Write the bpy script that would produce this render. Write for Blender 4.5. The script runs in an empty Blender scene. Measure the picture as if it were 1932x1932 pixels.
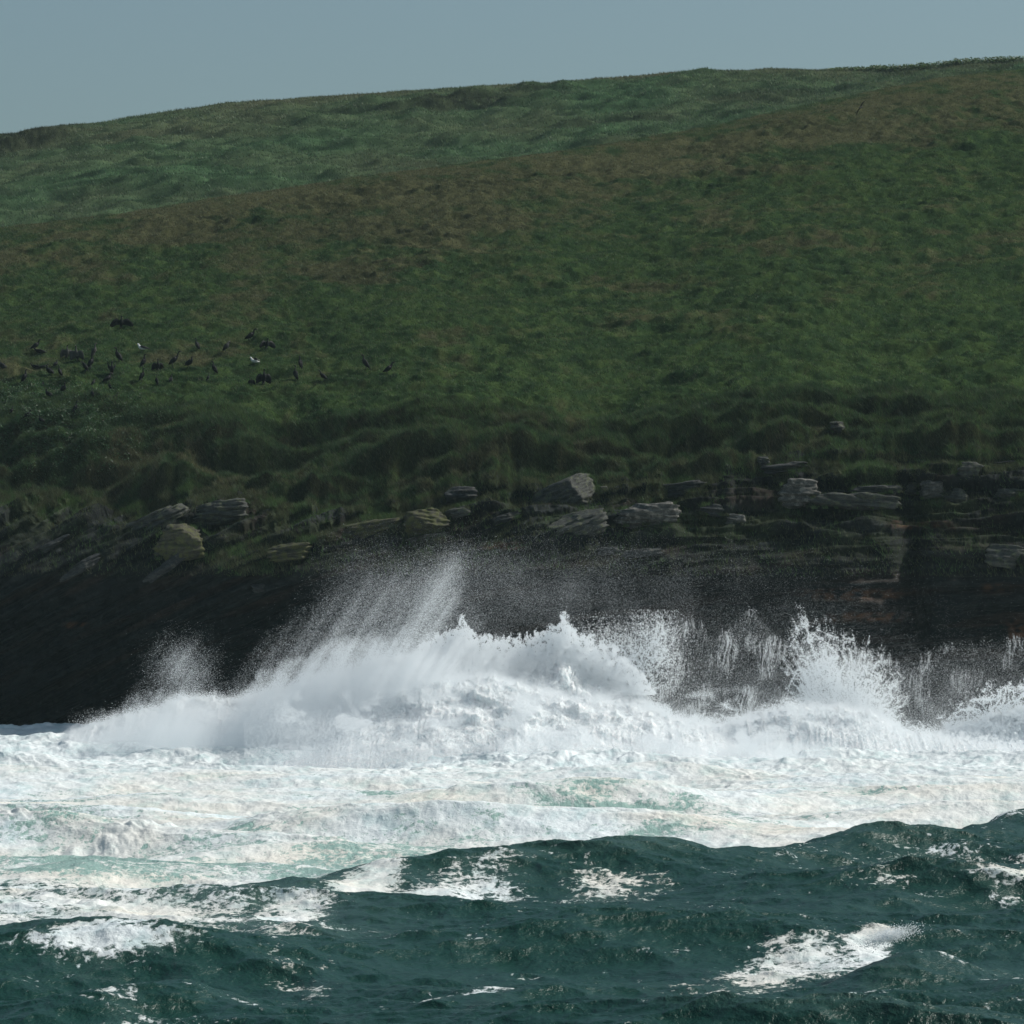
import bpy, math, random
import numpy as np

R = math.radians
rng = np.random.default_rng(7)
random.seed(7)
scene = bpy.context.scene
col = scene.collection

# ------------------------------------------------------------------ camera, sky, sun, exposure
CAM_H = 12.0          # metres above the sea
FPX = 7450.0          # focal length in units of a 1932-wide picture
HOR = 1070.0          # row of the horizon in that picture
cam = bpy.data.cameras.new('camera')
camo = bpy.data.objects.new('camera', cam)
col.objects.link(camo)
camo.location = (0, 0, CAM_H)
camo.rotation_euler = (R(90), 0, 0)
cam.sensor_width = 36.0
cam.sensor_fit = 'HORIZONTAL'
cam.lens = FPX / 1932.0 * 36.0
cam.shift_y = (HOR - 966.0) / 1932.0
cam.clip_start = 1.0
cam.clip_end = 20000.0
scene.camera = camo

SUN_EL, SUN_AZ = 43.0, 74.0      # azimuth measured from +Y (away from camera) to the right
world = bpy.data.worlds.new('World')
scene.world = world
world.use_nodes = True
wn = world.node_tree
wn.nodes.clear()
wo = wn.nodes.new('ShaderNodeOutputWorld')
bg = wn.nodes.new('ShaderNodeBackground')
sky = wn.nodes.new('ShaderNodeTexSky')
sky.sky_type = 'NISHITA'
sky.sun_disc = False
sky.sun_elevation = R(SUN_EL)
sky.sun_rotation = R(SUN_AZ)
sky.altitude = 0.0
sky.air_density = 1.0
sky.dust_density = 2.2
sky.ozone_density = 2.5
hs = wn.nodes.new('ShaderNodeHueSaturation')
hs.inputs['Saturation'].default_value = 0.85
wn.links.new(sky.outputs[0], hs.inputs['Color'])
tint = wn.nodes.new('ShaderNodeMix'); tint.data_type = 'RGBA'; tint.blend_type = 'MULTIPLY'
tint.inputs[0].default_value = 1.0; tint.inputs[7].default_value = (.885, 1.02, .975, 1)
wn.links.new(hs.outputs[0], tint.inputs[6]); wn.links.new(tint.outputs[2], bg.inputs['Color'])
wn.links.new(bg.outputs[0], wo.inputs['Surface'])
bg.inputs['Strength'].default_value = 0.077

sun = bpy.data.lights.new('sun', 'SUN')
sun.energy = 4.2
sun.angle = R(0.5)
sun.color = (1.0, 0.95, 0.88)
suno = bpy.data.objects.new('sun', sun)
col.objects.link(suno)
sd = np.array([math.sin(R(SUN_AZ)) * math.cos(R(SUN_EL)), math.cos(R(SUN_AZ)) * math.cos(R(SUN_EL)), math.sin(R(SUN_EL))])
from mathutils import Vector
suno.rotation_euler = Vector(sd).to_track_quat('Z', 'Y').to_euler()
suno.location = (200, 300, 250)

scene.view_settings.view_transform = 'Standard'
scene.view_settings.look = 'None'
scene.view_settings.exposure = 0.0
scene.view_settings.gamma = 1.0
scene.render.engine = 'CYCLES'
scene.cycles.max_bounces = 8
scene.cycles.diffuse_bounces = 6
scene.cycles.sample_clamp_direct = 6.0
scene.cycles.sample_clamp_indirect = 3.0
scene.cycles.glossy_bounces = 3
scene.cycles.transmission_bounces = 3
scene.cycles.volume_bounces = 1
scene.cycles.use_denoising = True
scene.cycles.denoiser = 'OPENIMAGEDENOISE'

# ------------------------------------------------------------------ helpers
_perm = np.random.default_rng(3).permutation(256).astype(np.int32)
_perm = np.concatenate([_perm, _perm])
_ang = np.random.default_rng(4).random(256) * 2 * np.pi
_gx, _gy = np.cos(_ang).astype(np.float32), np.sin(_ang).astype(np.float32)
_g3 = np.random.default_rng(5).normal(size=(256, 3)).astype(np.float32)
_g3 /= np.linalg.norm(_g3, axis=1)[:, None]


def n2(x, y):
    """2D gradient noise, about -1..1"""
    x = np.asarray(x, np.float32); y = np.asarray(y, np.float32)
    x, y = np.broadcast_arrays(x, y)
    xf = np.floor(x); yf = np.floor(y)
    xi = xf.astype(np.int32) & 255; yi = yf.astype(np.int32) & 255
    fx = x - xf; fy = y - yf
    u = fx * fx * fx * (fx * (fx * 6 - 15) + 10); v = fy * fy * fy * (fy * (fy * 6 - 15) + 10)
    def g(ix, iy, dx, dy):
        h = _perm[_perm[ix & 255] + (iy & 255)]
        return _gx[h] * dx + _gy[h] * dy
    a = g(xi, yi, fx, fy); b = g(xi + 1, yi, fx - 1, fy)
    c = g(xi, yi + 1, fx, fy - 1); d = g(xi + 1, yi + 1, fx - 1, fy - 1)
    return 1.5 * ((a + (b - a) * u) * (1 - v) + (c + (d - c) * u) * v)


def n3(x, y, z):
    x, y, z = np.broadcast_arrays(np.asarray(x, np.float32), np.asarray(y, np.float32), np.asarray(z, np.float32))
    xf = np.floor(x); yf = np.floor(y); zf = np.floor(z)
    xi = xf.astype(np.int32) & 255; yi = yf.astype(np.int32) & 255; zi = zf.astype(np.int32) & 255
    fx = x - xf; fy = y - yf; fz = z - zf
    s = lambda f: f * f * (3 - 2 * f)
    u, v, w = s(fx), s(fy), s(fz)
    def g(i, j, k):
        h = _perm[_perm[_perm[(xi + i) & 255] + ((yi + j) & 255)] + ((zi + k) & 255)]
        G = _g3[h]
        return G[..., 0] * (fx - i) + G[..., 1] * (fy - j) + G[..., 2] * (fz - k)
    l = lambda a, b, t: a + (b - a) * t
    return 1.5 * l(l(l(g(0, 0, 0), g(1, 0, 0), u), l(g(0, 1, 0), g(1, 1, 0), u), v),
                   l(l(g(0, 0, 1), g(1, 0, 1), u), l(g(0, 1, 1), g(1, 1, 1), u), v), w)


def fbm2(x, y, o=4, gain=.5, lac=2.03):
    r = 0; a = 1.0
    for i in range(o):
        r = r + a * n2(x * lac ** i + 17.3 * i, y * lac ** i + 9.1 * i); a *= gain
    return r


def fbm3(x, y, z, o=4, gain=.5, lac=2.03):
    r = 0; a = 1.0
    for i in range(o):
        r = r + a * n3(x * lac ** i + 17.3 * i, y * lac ** i + 9.1 * i, z * lac ** i + 5.7 * i); a *= gain
    return r


def sst(a, b, x):
    t = np.clip((x - a) / (b - a), 0, 1)
    return t * t * (3 - 2 * t)


def world_at(px, py, Y):
    """a place in the world, from its bearing and its distance"""
    px = np.asarray(px, float); py = np.asarray(py, float); Y = np.asarray(Y, float)
    return Y * (px - 966) / FPX, Y, CAM_H + Y * (HOR - py) / FPX


def tag(o, label=None, cat=None, group=None, kind=None):
    if label: o['label'] = label
    if cat: o['category'] = cat
    if group: o['group'] = group
    if kind: o['kind'] = kind
    return o


def np_mesh(name, V, F, mat=None, smooth=True, attrs=None, colors=None):
    me = bpy.data.meshes.new(name)
    V = np.ascontiguousarray(V, np.float32).reshape(-1, 3)
    F = np.ascontiguousarray(F, np.int32)
    n, k = F.shape
    me.vertices.add(len(V)); me.vertices.foreach_set('co', V.ravel())
    me.loops.add(n * k); me.loops.foreach_set('vertex_index', F.ravel())
    me.polygons.add(n)
    me.polygons.foreach_set('loop_start', np.arange(0, n * k, k, dtype=np.int32))
    me.update(calc_edges=True)
    me.polygons.foreach_set('use_smooth', np.full(n, smooth, bool))
    for an, av in (attrs or {}).items():
        at = me.attributes.new(an, 'FLOAT', 'POINT')
        at.data.foreach_set('value', np.ascontiguousarray(av, np.float32).ravel())
    if colors is not None:
        c4 = np.ones((len(V), 4), np.float32); c4[:, :3] = colors
        ca = me.color_attributes.new('Col', 'FLOAT_COLOR', 'POINT')
        ca.data.foreach_set('color', c4.ravel())
    if mat: me.materials.append(mat)
    o = bpy.data.objects.new(name, me)
    col.objects.link(o)
    return o


def grid_faces(nr, nc):
    i = np.arange(nr * nc).reshape(nr, nc)
    return np.stack([i[:-1, :-1], i[:-1, 1:], i[1:, 1:], i[1:, :-1]], -1).reshape(-1, 4)


class NT:
    def __init__(s, name):
        s.m = bpy.data.materials.new(name); s.m.use_nodes = True
        s.t = s.m.node_tree; s.t.nodes.clear()
        s.out = s.t.nodes.new('ShaderNodeOutputMaterial')
    def n(s, ty, **kw):
        nd = s.t.nodes.new(ty)
        for k, v in kw.items():
            if k in nd.inputs: nd.inputs[k].default_value = v
            else: setattr(nd, k, v)
        return nd
    def l(s, a, b): s.t.links.new(a, b)
    def math(s, op, a, b=None, clamp=False):
        nd = s.t.nodes.new('ShaderNodeMath'); nd.operation = op; nd.use_clamp = clamp
        for i, v in enumerate((a, b)):
            if v is None: continue
            if isinstance(v, (int, float)): nd.inputs[i].default_value = v
            else: s.l(v, nd.inputs[i])
        return nd.outputs[0]
    def ramp(s, fac, stops):
        nd = s.t.nodes.new('ShaderNodeValToRGB')
        el = nd.color_ramp.elements
        while len(el) < len(stops): el.new(0.5)
        for e, (p, c) in zip(el, stops):
            e.position = p; e.color = (*c, 1) if len(c) == 3 else c
        s.l(fac, nd.inputs[0]); return nd.outputs[0]
    def mix(s, fac, a, b, mode='MIX'):
        nd = s.t.nodes.new('ShaderNodeMix'); nd.data_type = 'RGBA'; nd.blend_type = mode
        for i, v in ((0, fac), (6, a), (7, b)):
            if isinstance(v, (int, float)): nd.inputs[i].default_value = v
            elif isinstance(v, tuple): nd.inputs[i].default_value = (*v, 1)
            else: s.l(v, nd.inputs[i])
        return nd.outputs[2]
    def noise(s, scale, vec=None, detail=4.0, rough=.55, dist=0.0, sc3=None):
        nd = s.n('ShaderNodeTexNoise', Scale=scale, Detail=detail, Roughness=rough, Distortion=dist)
        if vec is None: vec = s.n('ShaderNodeTexCoord').outputs['Object']
        if sc3:
            mp = s.n('ShaderNodeMapping'); mp.inputs['Scale'].default_value = sc3
            s.l(vec, mp.inputs[0]); vec = mp.outputs[0]
        s.l(vec, nd.inputs['Vector']); return nd.outputs[0]
    def attr(s, name, out='Fac'):
        return s.n('ShaderNodeAttribute', attribute_name=name).outputs[out]


# ------------------------------------------------------------------ materials
def mat_grass(name, trans=.35):
    t = NT(name)
    c = t.attr('Col', 'Color')
    d = t.n('ShaderNodeBsdfDiffuse'); tr = t.n('ShaderNodeBsdfTranslucent')
    t.l(c, d.inputs[0]); t.l(c, tr.inputs[0])
    gl = t.n('ShaderNodeBsdfGlossy', Roughness=.45); gl.inputs['Color'].default_value = (.5, .6, .5, 1)
    mx = t.n('ShaderNodeMixShader'); mx.inputs[0].default_value = trans
    t.l(d.outputs[0], mx.inputs[1]); t.l(tr.outputs[0], mx.inputs[2])
    m2 = t.n('ShaderNodeMixShader'); m2.inputs[0].default_value = .035
    t.l(mx.outputs[0], m2.inputs[1]); t.l(gl.outputs[0], m2.inputs[2])
    t.l(m2.outputs[0], t.out.inputs[0]); return t.m


def mat_soil(name):
    t = NT(name)
    c = t.attr('Col', 'Color')
    n = t.noise(3.0, detail=6, rough=.7)
    c2 = t.mix(n, t.mix(1.0, c, (.55, .55, .55), 'MULTIPLY'), c)
    b = t.n('ShaderNodeBsdfDiffuse'); t.l(c2, b.inputs[0])
    bp = t.n('ShaderNodeBump', Strength=.8, Distance=.15); t.l(n, bp.inputs['Height']); t.l(bp.outputs[0], b.inputs['Normal'])
    t.l(b.outputs[0], t.out.inputs[0]); return t.m


def mat_cliff():
    t = NT('dark_wet_slate')
    c = t.attr('Col', 'Color')
    wet = t.attr('wet')
    n = t.noise(1.3, detail=9, rough=.7, dist=.6, sc3=(.8, .8, 1.9))
    n2_ = t.noise(7.0, detail=7, rough=.72, sc3=(.9, .9, 1.4))
    c1 = t.mix(t.ramp(n, [(.3, (0, 0, 0)), (.7, (1, 1, 1))]), t.mix(1.0, c, (.4, .4, .4), 'MULTIPLY'), t.mix(1.0, c, (1.5, 1.5, 1.5), 'MULTIPLY'))
    # thin pale rivulets of run-off on the wet lower face
    p = t.n('ShaderNodeBsdfPrincipled'); t.l(c1, p.inputs['Base Color'])
    t.l(t.math('SUBTRACT', .85, t.math('MULTIPLY', wet, .4)), p.inputs['Roughness'])
    p.inputs['Specular IOR Level'].default_value = .12
    bp = t.n('ShaderNodeBump', Strength=1.0, Distance=.12)
    t.l(t.math('ADD', n, t.math('MULTIPLY', n2_, .5)), bp.inputs['Height']); t.l(bp.outputs[0], p.inputs['Normal'])
    t.l(p.outputs[0], t.out.inputs[0]); return t.m


def mat_rock(name, base, lich, amount):
    t = NT(name)
    n = t.noise(3.0, detail=8, rough=.7, sc3=(.6, .6, 2.2))
    f = t.noise(14.0, detail=6, rough=.7)
    l = t.noise(2.2, detail=5, rough=.6)
    c = t.mix(t.ramp(n, [(.35, (0, 0, 0)), (.65, (1, 1, 1))]), tuple(x * .35 for x in base), base)
    c = t.mix(t.ramp(l, [(.62 - amount * .35, (0, 0, 0)), (.72 - amount * .3, (1, 1, 1))]), c, lich)
    c = t.mix(t.math('MULTIPLY', t.ramp(f, [(.3, (0, 0, 0)), (.55, (1, 1, 1))]), 1.0), t.mix(1.0, c, (.45, .45, .45), 'MULTIPLY'), c)
    p = t.n('ShaderNodeBsdfPrincipled', Roughness=.85); t.l(c, p.inputs['Base Color'])
    p.inputs['Specular IOR Level'].default_value = .2
    bp = t.n('ShaderNodeBump', Strength=.9, Distance=.06)
    t.l(t.math('ADD', n, t.math('MULTIPLY', f, .6)), bp.inputs['Height']); t.l(bp.outputs[0], p.inputs['Normal'])
    t.l(p.outputs[0], t.out.inputs[0]); return t.m


def mat_sea():
    t = NT('sea_water_and_foam')
    geo = t.n('ShaderNodeNewGeometry').outputs['Position']
    foam = t.attr('foam'); aer = t.attr('aer'); cream = t.attr('cream')
    # lace: warped cells + streaks
    wv = t.n('ShaderNodeTexNoise', Scale=.55, Detail=3.0); t.l(geo, wv.inputs['Vector'])
    sc = t.n('ShaderNodeVectorMath', operation='MULTIPLY'); sc.inputs[1].default_value = (2.6, 2.6, 0)
    t.l(wv.outputs['Color'], sc.inputs[0])
    ad = t.n('ShaderNodeVectorMath', operation='ADD'); t.l(geo, ad.inputs[0]); t.l(sc.outputs[0], ad.inputs[1])
    vo = t.n('ShaderNodeTexVoronoi', Scale=1.15, feature='DISTANCE_TO_EDGE'); t.l(ad.outputs[0], vo.inputs['Vector'])
    vo2 = t.n('ShaderNodeTexVoronoi', Scale=3.1, feature='DISTANCE_TO_EDGE'); t.l(ad.outputs[0], vo2.inputs['Vector'])
    lace = t.math('SUBTRACT', .42, t.math('MULTIPLY', vo.outputs[0], 1.5))
    lace2 = t.math('SUBTRACT', .25, t.math('MULTIPLY', vo2.outputs[0], 1.3))
    ns = t.noise(.45, geo, 7.0, .64, .5, (1.0, .75, 1))
    nf = t.noise(3.8, geo, 6.0, .72, .3, (1.0, .7, 1))
    v = t.math('ADD', t.math('MULTIPLY', t.math('SUBTRACT', ns, .5), 1.7), t.math('MULTIPLY', t.math('SUBTRACT', nf, .5), 2.2))
    v = t.math('ADD', v, t.math('ADD', t.math('MULTIPLY', lace, .65), t.math('MULTIPLY', lace2, .5)))
    v = t.math('ADD', v, t.math('MULTIPLY', t.math('SUBTRACT', foam, .5), 2.6))
    fac = t.math('MULTIPLY', t.ramp(v, [(.02, (0, 0, 0)), (.3, (1, 1, 1))]), 1.0, True)
    wc = t.mix(aer, (.006, .042, .030), (.36, .53, .48))
    bn1 = t.noise(1.5, geo, 6.0, .62, .2, (1.0, .8, 1))
    bn2 = t.noise(6.5, geo, 5.0, .62, .3, (1.0, .8, 1))
    bp = t.n('ShaderNodeBump', Strength=1.0, Distance=.15)
    t.l(t.math('ADD', bn1, t.math('MULTIPLY', bn2, .32)), bp.inputs['Height'])
    w = t.n('ShaderNodeBsdfPrincipled', Roughness=.26, IOR=1.33); t.l(wc, w.inputs['Base Color']); t.l(bp.outputs[0], w.inputs['Normal'])
    bf1 = t.noise(1.3, geo, 6.0, .6, .4); bf = t.noise(4.5, geo, 6.0, .65)
    bp2 = t.n('ShaderNodeBump', Strength=.8, Distance=.09); t.l(t.math('ADD', t.math('ADD', t.math('MULTIPLY', bf, .55), t.math('MULTIPLY', bf1, 1.5)), t.math('MULTIPLY', fac, .3)), bp2.inputs['Height'])
    fo = t.n('ShaderNodeBsdfPrincipled', Roughness=.75)
    fc = t.mix(cream, (.71, .77, .79), (.74, .72, .66))
    tone = t.ramp(t.noise(.8, geo, 6.0, .65, .3, (1.0, .8, 1)), [(.36, (.70, .84, .84)), (.52, (1, 1, 1))])
    fc = t.mix(.7, fc, tone, 'MULTIPLY')
    t.l(fc, fo.inputs['Base Color']); t.l(bp2.outputs[0], fo.inputs['Normal'])
    mx = t.n('ShaderNodeMixShader'); t.l(fac, mx.inputs[0]); t.l(w.outputs[0], mx.inputs[1]); t.l(fo.outputs[0], mx.inputs[2])
    t.l(mx.outputs[0], t.out.inputs[0]); return t.m


def mat_surf():
    t = NT('churning_foam')
    geo = t.n('ShaderNodeNewGeometry').outputs['Position']
    n = t.noise(1.6, geo, 8.0, .68, .5)
    f = t.noise(7.0, geo, 6.0, .7)
    c = t.ramp(n, [(.3, (.76, .84, .87)), (.6, (.92, .94, .95))])
    p = t.n('ShaderNodeBsdfPrincipled', Roughness=.8); t.l(c, p.inputs['Base Color'])
    bp = t.n('ShaderNodeBump', Strength=1.0, Distance=.3)
    t.l(t.math('ADD', n, t.math('MULTIPLY', f, .35)), bp.inputs['Height']); t.l(bp.outputs[0], p.inputs['Normal'])
    p.inputs['Subsurface Weight'].default_value = .6; p.inputs['Subsurface Radius'].default_value = (.9, 1.0, 1.0); p.inputs['Subsurface Scale'].default_value = .35
    t.l(p.outputs[0], t.out.inputs[0]); return t.m


def mat_plain(name, c, rough=.6, spec=.3):
    t = NT(name)
    n = t.noise(14.0, detail=3)
    cc = t.mix(n, tuple(x * .6 for x in c), tuple(min(1, x * 1.3) for x in c))
    p = t.n('ShaderNodeBsdfPrincipled', Roughness=rough); t.l(cc, p.inputs['Base Color'])
    p.inputs['Specular IOR Level'].default_value = spec
    t.l(p.outputs[0], t.out.inputs[0]); return t.m


def mat_drops():
    t = NT('sea_spray_droplets')
    d = t.n('ShaderNodeBsdfDiffuse'); d.inputs[0].default_value = (.92, .95, .97, 1)
    tr = t.n('ShaderNodeBsdfTranslucent'); tr.inputs[0].default_value = (.92, .95, .97, 1)
    mx = t.n('ShaderNodeMixShader'); mx.inputs[0].default_value = .5
    t.l(d.outputs[0], mx.inputs[1]); t.l(tr.outputs[0], mx.inputs[2])
    t.l(mx.outputs[0], t.out.inputs[0]); return t.m


M_GRASS = mat_grass('grass_blades')
M_SOIL = mat_soil('turf')
M_CLIFF = mat_cliff()
M_SEA = mat_sea()
M_SURF = mat_surf()
M_DROP = mat_drops()

# ------------------------------------------------------------------ terrain: near hillside above a dark sea cliff
C0, C1, NC = -420.0, 2360.0, 1500
cpx = np.linspace(C0, C1, NC)


def line(pts):
    a = np.array(pts, float)
    return np.interp(cpx, a[:, 0], a[:, 1])


def smooth(a, k):
    w = np.hanning(k * 2 + 1); w /= w.sum()
    return np.convolve(np.pad(a, k, mode='edge'), w, 'valid')


py_ridge = smooth(line([(-420, 470), (0, 430), (200, 408), (400, 376), (600, 345), (800, 318), (966, 298), (1100, 282), (1250, 256), (1350, 236),
                        (1500, 202), (1620, 177), (1750, 152), (1850, 139), (1932, 130), (2360, 80)]), 25)
Y_ridge = line([(-420, 375), (0, 388), (966, 415), (1500, 445), (1932, 470), (2360, 490)])
py_edge = line([(-420, 925), (0, 930), (110, 925), (190, 955), (235, 965), (330, 925), (440, 925), (520, 945), (620, 965), (720, 955), (850, 925),
                (900, 900), (960, 895), (1010, 915), (1130, 905), (1210, 900), (1300, 895), (1380, 880), (1450, 868), (1530, 850), (1620, 848),
                (1700, 858), (1800, 845), (1932, 850), (2360, 845)]) + 16 * n2(cpx / 38, cpx * 0) + 9 * n2(cpx / 17, cpx * 0 + 9) + 5 * n2(cpx / 8, cpx * 0 + 5)
py_edge = smooth(py_edge, 3)
Y_base = line([(-420, 283), (0, 279.5), (300, 276), (700, 272), (1200, 271), (1932, 270), (2360, 269)]) + 1.2 * n2(cpx / 160, cpx * 0 + 2)
py_sh = line([(-420, 735), (0, 735), (500, 745), (1000, 745), (1500, 725), (1932, 715), (2360, 710)]) + 24 + smooth(22 * n2(cpx / 330, cpx * 0 + 31), 30)
Y_edge = Y_base + 10.5
Y_sh = Y_edge + 14.0

# hill part: u 0 (edge) .. 1 (shoulder) .. 2 (ridge) .. 3 (behind)
NU1, NU2, NU3 = 130, 620, 60
u = np.concatenate([np.linspace(0, 1, NU1, endpoint=False), 1 + np.linspace(0, 1, NU2, endpoint=False) ** 1.12, 2 + np.linspace(0, 1, NU3)])
U = u[:, None] * np.ones((1, NC))


def ZofY(py, Y): return CAM_H + Y * (HOR - py) / FPX


Ye, Ys, Yr = Y_edge[None], Y_sh[None], Y_ridge[None]
Ze, Zs, Zr = ZofY(py_edge, Y_edge)[None], ZofY(py_sh, Y_sh)[None], ZofY(py_ridge, Y_ridge)[None]
HY = np.where(U < 1, Ye + (Ys - Ye) * U, np.where(U < 2, Ys + (Yr - Ys) * (U - 1), Yr + 70 * (U - 2)))
t1 = np.clip(U, 0, 1); t2 = np.clip(U - 1, 0, 1); t3 = np.clip(U - 2, 0, 1)
slope_r = (Zr - Zs) / (Yr - Ys)
HZ = np.where(U < 1, Ze + (Zs - Ze) * (t1 * 1.25 - .25 * t1 ** 2), np.where(U < 2, Zs + (Zr - Zs) * t2, Zr + slope_r * 70 * (t3 * .12 - t3 ** 2 * 1.3)))
HX = (cpx[None] - 966) / FPX * HY
band = sst(1.10, .30, U + .35 * n2(HX / 11, HY * 0 + 5) + .15 * n2(HX / 4.5, HY / 6)) * np.clip(U * 12, 0, 1)      # banks above the cliff edge
fadeE = np.clip(U * 25, 0, 1)
ridge_f = 1 - .75 * np.exp(-((U - 2) / .06) ** 2)
HPY = HOR - (HZ - CAM_H) * FPX / HY
big = .55 * n2(HX / 17, HY / 21) + .5 * fbm2(HX / 6.5, HY / 7.5, 2)
tus = .17 * fbm2(HX / 1.7, HY / 1.5 + 9, 2) + .26 * np.clip(1 - 2.2 * np.abs(n2(HX / 3.4 + 40, HY / 2.5)), -.4, 1) * (.4 + np.clip(n2(HX / 15, HY / 15 + 3) + .5, 0, 1)) + .08 * n2(HX / .55, HY / .5)
bank = 1.15 * n2(HX / 12 + 3, HY / 3.4) + .70 * n2(HX / 5.5, HY / 1.7 + 8) + .30 * n2(HX / 2.2, HY / .9)
# named hollows: (px, py, half width px, half height px, depth m)
hol = np.zeros_like(HZ)
for (hx, hy, sx, sy, dp) in [(560, 800, 90, 26, 1.6), (700, 790, 130, 18, 1.0), (1100, 775, 110, 22, 1.3), (1290, 845, 120, 20, 1.3), (400, 850, 130, 22, 1.3),
                             (60, 880, 110, 40, 1.2), (1560, 810, 60, 18, 1.0), (1240, 720, 120, 12, .6), (1700, 670, 160, 15, .5), (1850, 790, 60, 14, .8), (1900, 640, 60, 20, .6)]:
    hol -= dp * np.exp(-((cpx[None] - hx) / sx) ** 2 - ((HPY - hy) / sy) ** 2)
HZ = HZ + fadeE * (ridge_f * (big * .75 + tus * 1.2) + band * bank * 1.35 + hol * 1.2)
HPY = HOR - (HZ - CAM_H) * FPX / HY

# cliff part: c 0 (below the water) .. 1 (edge)
NCL = 380
c = np.linspace(0, 1, NCL); Cc = c[:, None] * np.ones((1, NC))
kz = np.array([0, .35, .62, .72, 1.0])
Zk = np.stack([np.full(NC, -3.0), np.full(NC, 5.5), ZofY(1075 + 0 * cpx, Y_base) + .0, ZofY(1015 + 0 * cpx, Y_base + 2.5), Ze[0]])
Yk = np.stack([Y_base + 1.2, Y_base + .2, Y_base - .6, Y_base + 2.0, Y_edge])
lowL = sst(420, 120, cpx)      # at the left the steep face starts higher
Zk[3] += 1.2 * lowL; Yk[3] += 2.0 * lowL
CZ = np.empty((NCL, NC)); CY = np.empty((NCL, NC))
for j in range(NC):
    CZ[:, j] = np.interp(c, kz, Zk[:, j]); CY[:, j] = np.interp(c, kz, Yk[:, j])
CXb = (cpx[None] - 966) / FPX * CY
dip = np.interp(cpx, [-420, 0, 350, 700, 1150, 1500, 2360], np.tan(np.radians([32, 30, 24, 13, 9, 2, 1])))
gX = np.cumsum(dip * np.gradient((cpx - 966) / FPX * 272)); gX -= gX[NC // 2]
q = CZ - gX[None]
env = np.clip(Cc * 8, 0, 1) * np.clip((1 - Cc) * 14, 0, 1)
up = sst(.62, .80, Cc)


def blocky(n, p=.45): return np.sign(n) * np.abs(n) ** p


L1 = blocky(n2(q * .62 + 3, CXb * .09)); L2 = blocky(n2(q * 1.7, CXb * .22 + 7)); L3 = blocky(n2(q * 4.6, CXb * .5 + 2), .6)
J = blocky(n2(CXb * .32 + q * .15, q * .12), .5); J2 = blocky(n2(CXb * 1.1 + q * .3, q * .6 + 4), .5)
dis = (.75 + .55 * up) * (.75 * L1 + .42 * L2 + .12 * L3 + (.35 * J + .16 * J2) * (1 - up) + .42 * fbm3(CXb * .7, CZ * .9, CY * .8, 4, .55))
crack = 2.2 * np.exp(-((cpx[None] - 1722) / 24) ** 2) * sst(5, 9, CZ) * np.clip((1 - Cc) * 3.5, 0, 1) + 1.2 * np.exp(-((cpx[None] - 250) / 60) ** 2) * sst(16, 9, CZ)
CY = CY - env * dis * .9 + env * crack
CZ = CZ + env * up * (.40 * L2 + .45 * L1 + .15 * L3)
CX = (cpx[None] - 966) / FPX * Y_base[None] * (CY / Y_base[None])
# join to the hill edge exactly
CX[-1], CY[-1], CZ[-1] = HX[0], HY[0], HZ[0]
CPY = HOR - (CZ - CAM_H) * FPX / CY

STEEP = sst(.75, 1.5, np.gradient(HZ, axis=0) / np.maximum(np.gradient(HY, axis=0), .01)) * sst(1.25, 1.0, U) * (.55 + .6 * np.clip(fbm2(HX / 5, HY / 3, 2) + .3, 0, 1))
STEEP = np.clip(STEEP, 0, 1)
EARTH = np.array([.034, .030, .017])
# colours of the turf
GREEN = np.array([.066, .110, .036]); DGREEN = np.array([.036, .070, .028]); STRAW = np.array([.130, .128, .068]); BROWN = np.array([.058, .060, .032]); OLIVE = np.array([.066, .082, .034])


def turf_colour(px, py, X, Y, ridge_py, edge_py):
    """grass colour: drier towards the ridge and on the banks, greener at the foot"""
    s = (py - ridge_py) / np.maximum(edge_py - ridge_py, 1)
    a = fbm2(X / 9.0, Y / 13.0 + 30, 4, .6); b = fbm2(X / 2.0 + 50, Y / 2.6, 3, .6); d = fbm2(X / 24.0 + 11, Y / 30.0, 2)
    dry = .35 + .45 * np.exp(-((s - .07) / .10) ** 2) + .30 * np.exp(-((px - 760) / 330) ** 2 - ((py - 425) / 55) ** 2) + .30 * np.exp(-((px - 650) / 260) ** 2 - ((py - 530) / 40) ** 2) \
        + .16 * np.exp(-((px - 1550) / 300) ** 2 - ((py - 500) / 60) ** 2) - .20 * sst(.5, .72, s) - .3 * np.exp(-((px - 1800) / 200) ** 2 - ((py - 590) / 60) ** 2) \
        - .25 * np.exp(-((px - 60) / 200) ** 2 - ((py - 460) / 30) ** 2) + .50 * sst(775, 860, py + 60 * n2(X / 7.5, X * 0 + 3) + 30 * n2(X / 2.6, Y / 3)) * (.3 + .7 * sst(-.2, .3, b)) + .30 * np.exp(-((px - 1100) / 130) ** 2 - ((py - 770) / 25) ** 2)
    dry = dry + .38 * a + .22 * b + .2 * d
    dry = np.clip(dry, 0, 1)[..., None]
    g = DGREEN + (GREEN - DGREEN) * np.clip(.5 + .9 * b + .4 * a, 0, 1)[..., None]
    br = BROWN + (STRAW - BROWN) * np.clip(.35 + .6 * d + .5 * b + .35 * np.exp(-((s - .05) / .08) ** 2), 0, 1)[..., None]
    k = sst(.35, .85, dry)
    return g * (1 - k) + (OLIVE * .35 + br * .65) * k


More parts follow.
